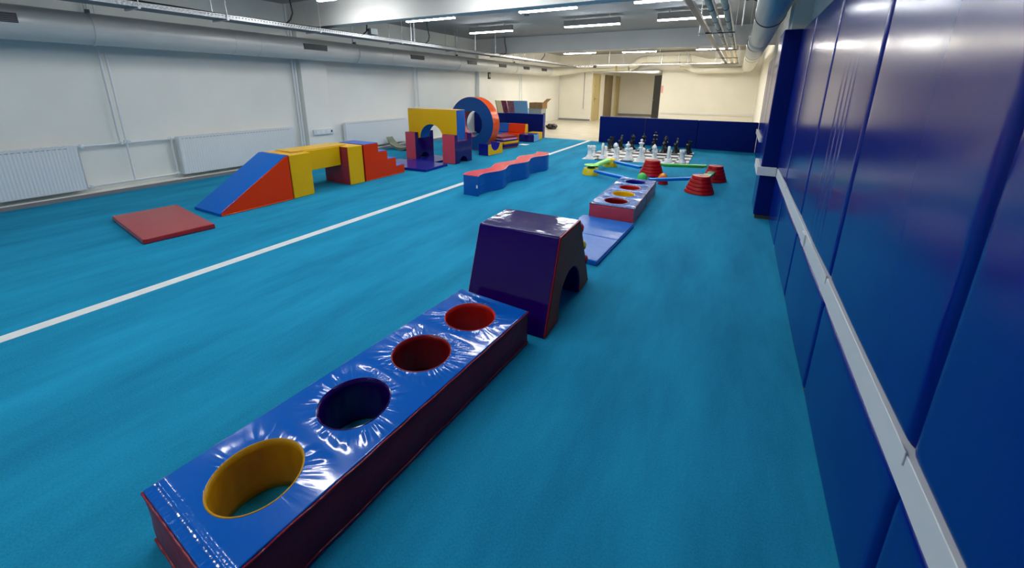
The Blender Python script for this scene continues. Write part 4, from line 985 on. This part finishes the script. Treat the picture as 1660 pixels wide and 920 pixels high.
for lab, m, x, y, r in (('green dome stone by the red tower behind the hole block', 'p_green2', -1.275, 6.93, .085), ('orange dome stone behind the blue plank', 'p_orange', -.965, 7.08, .078), ('red dome stone in front of the blue plank', 'p_red', -.925, 6.83, .078)):
    t = thing('dome_stone', lab, 'stepping stone', (x, y, 0), 0, 'small dome stones')
    mesh_obj('dome', lathe([(r, .022), (r*.98, .05), (r*.85, .085), (r*.6, .112), (r*.3, .126), (0, .13)], 28), m, t, smooth=True, angle=60)
    mesh_obj('rim', lathe([(r*.95, 0), (r*1.06, .006), (r*1.06, .018), (r, .022)], 28), m, t, smooth=True, angle=40)
t = thing('dark_stone', 'low dark purple stone between the green and orange domes', 'stepping stone', (-1.12, 6.98, 0))
mesh_obj('base', lathe([(.058, 0), (.058, .03), (.05, .07), (0, .075)], 28), 'purple', t, smooth=True, angle=40)
mesh_obj('rim', lathe([(.059, .002), (.062, .008), (.059, .014)], 28), 'black', t)

# ================================================================== THINGS STORED BEHIND THE LEFT BARRIER
def lean(lab, x0, x1, m, z1=1.065, y=13.35, th=.04, tilt=12, skew=0):
    t = thing('leaning_mat', lab, 'foam mat', ((x0+x1)/2, y, -.012), 0, 'mats leaning behind the left barrier')
    h = (x1-x0)/2
    sk = skew
    bm = prism([(-h, 0), (h, 0), (h+sk, z1), (-h+sk, z1)], 'y', -th/2, th/2)
    o = mesh_obj('mat_body', bm, m, t, bevel=.008); o.rotation_euler.x = 0
    mesh_obj('edge_piping', tube([(-h+sk+.01, -th/2, z1-.004), (h+sk-.01, -th/2, z1-.004)], .004, 6), m, t)
    return t
lean('dark grey mat leaning at the left of the stored mats', -7.36, -7.30, 'base', skew=-.28, y=12.70)
lean('cream foam mat leaning behind the left barrier', -7.29, -7.07, 'foam_cream', skew=-.28, y=12.64)
lean('dark plum striped mat leaning next to the cream mat', -7.06, -6.86, 'plum', skew=-.28, y=12.62)
lean('dusty plum striped mat leaning next to the light blue mat', -6.85, -6.58, 'plum_grey', skew=-.25, y=12.60)
lean('light blue mat leaning at the right of the stored mats', -6.65, -6.13, 'skyblue', 1.075, skew=-.15, y=12.54)
t = thing('cardboard_box', 'open brown cardboard box standing on the grey crate', 'box', (-6.13, 13.1, .80))
mesh_obj('walls', B((-.25, .25, -.2, -.19, 0, .2), (-.25, .25, .19, .2, 0, .2), (-.25, -.24, -.19, .19, 0, .2), (.24, .25, -.19, .19, 0, .2), (-.24, .24, -.19, .19, 0, .01)), 'cardboard', t)
o = mesh_obj('flap', B(0, .008, -.19, .19, 0, .2), 'cardboard', t); o.location = (.25, 0, .2); o.rotation_euler.y = math.radians(48)
t = thing('storage_crate', 'grey green plastic crate under the cardboard box', 'crate', (-6.16, 13.1, -.012))
mesh_obj('body', B(-.245, .245, -.2, .2, 0, .78), 'greybox', t, bevel=.015)
mesh_obj('lid', B(-.255, .255, -.21, .21, .78, .811), 'greybox', t, bevel=.006)
mesh_obj('handle', B(.2551, .27, -.08, .08, .6, .66), 'black', t, bevel=.005)
bm = bmesh.new(); bmesh.ops.create_icosphere(bm, subdivisions=4, radius=1)
for v in bm.verts:
    n_ = 1+.10*math.sin(v.co.x*7+v.co.z*5)+.07*math.sin(v.co.y*11+1)+.04*math.sin(v.co.x*17+v.co.y*9)
    v.co = Vector((v.co.x*.22*n_, v.co.y*.2*n_, max(0, (v.co.z*.5+.42))*.2*n_))
o = mesh_obj('bin_bag', bm, 'bag', smooth=True, angle=60); o.location = (-6.14, 14.35, -.012); tag(o, 'black bin bag slumped on the cream floor by the left barrier end', 'bag')
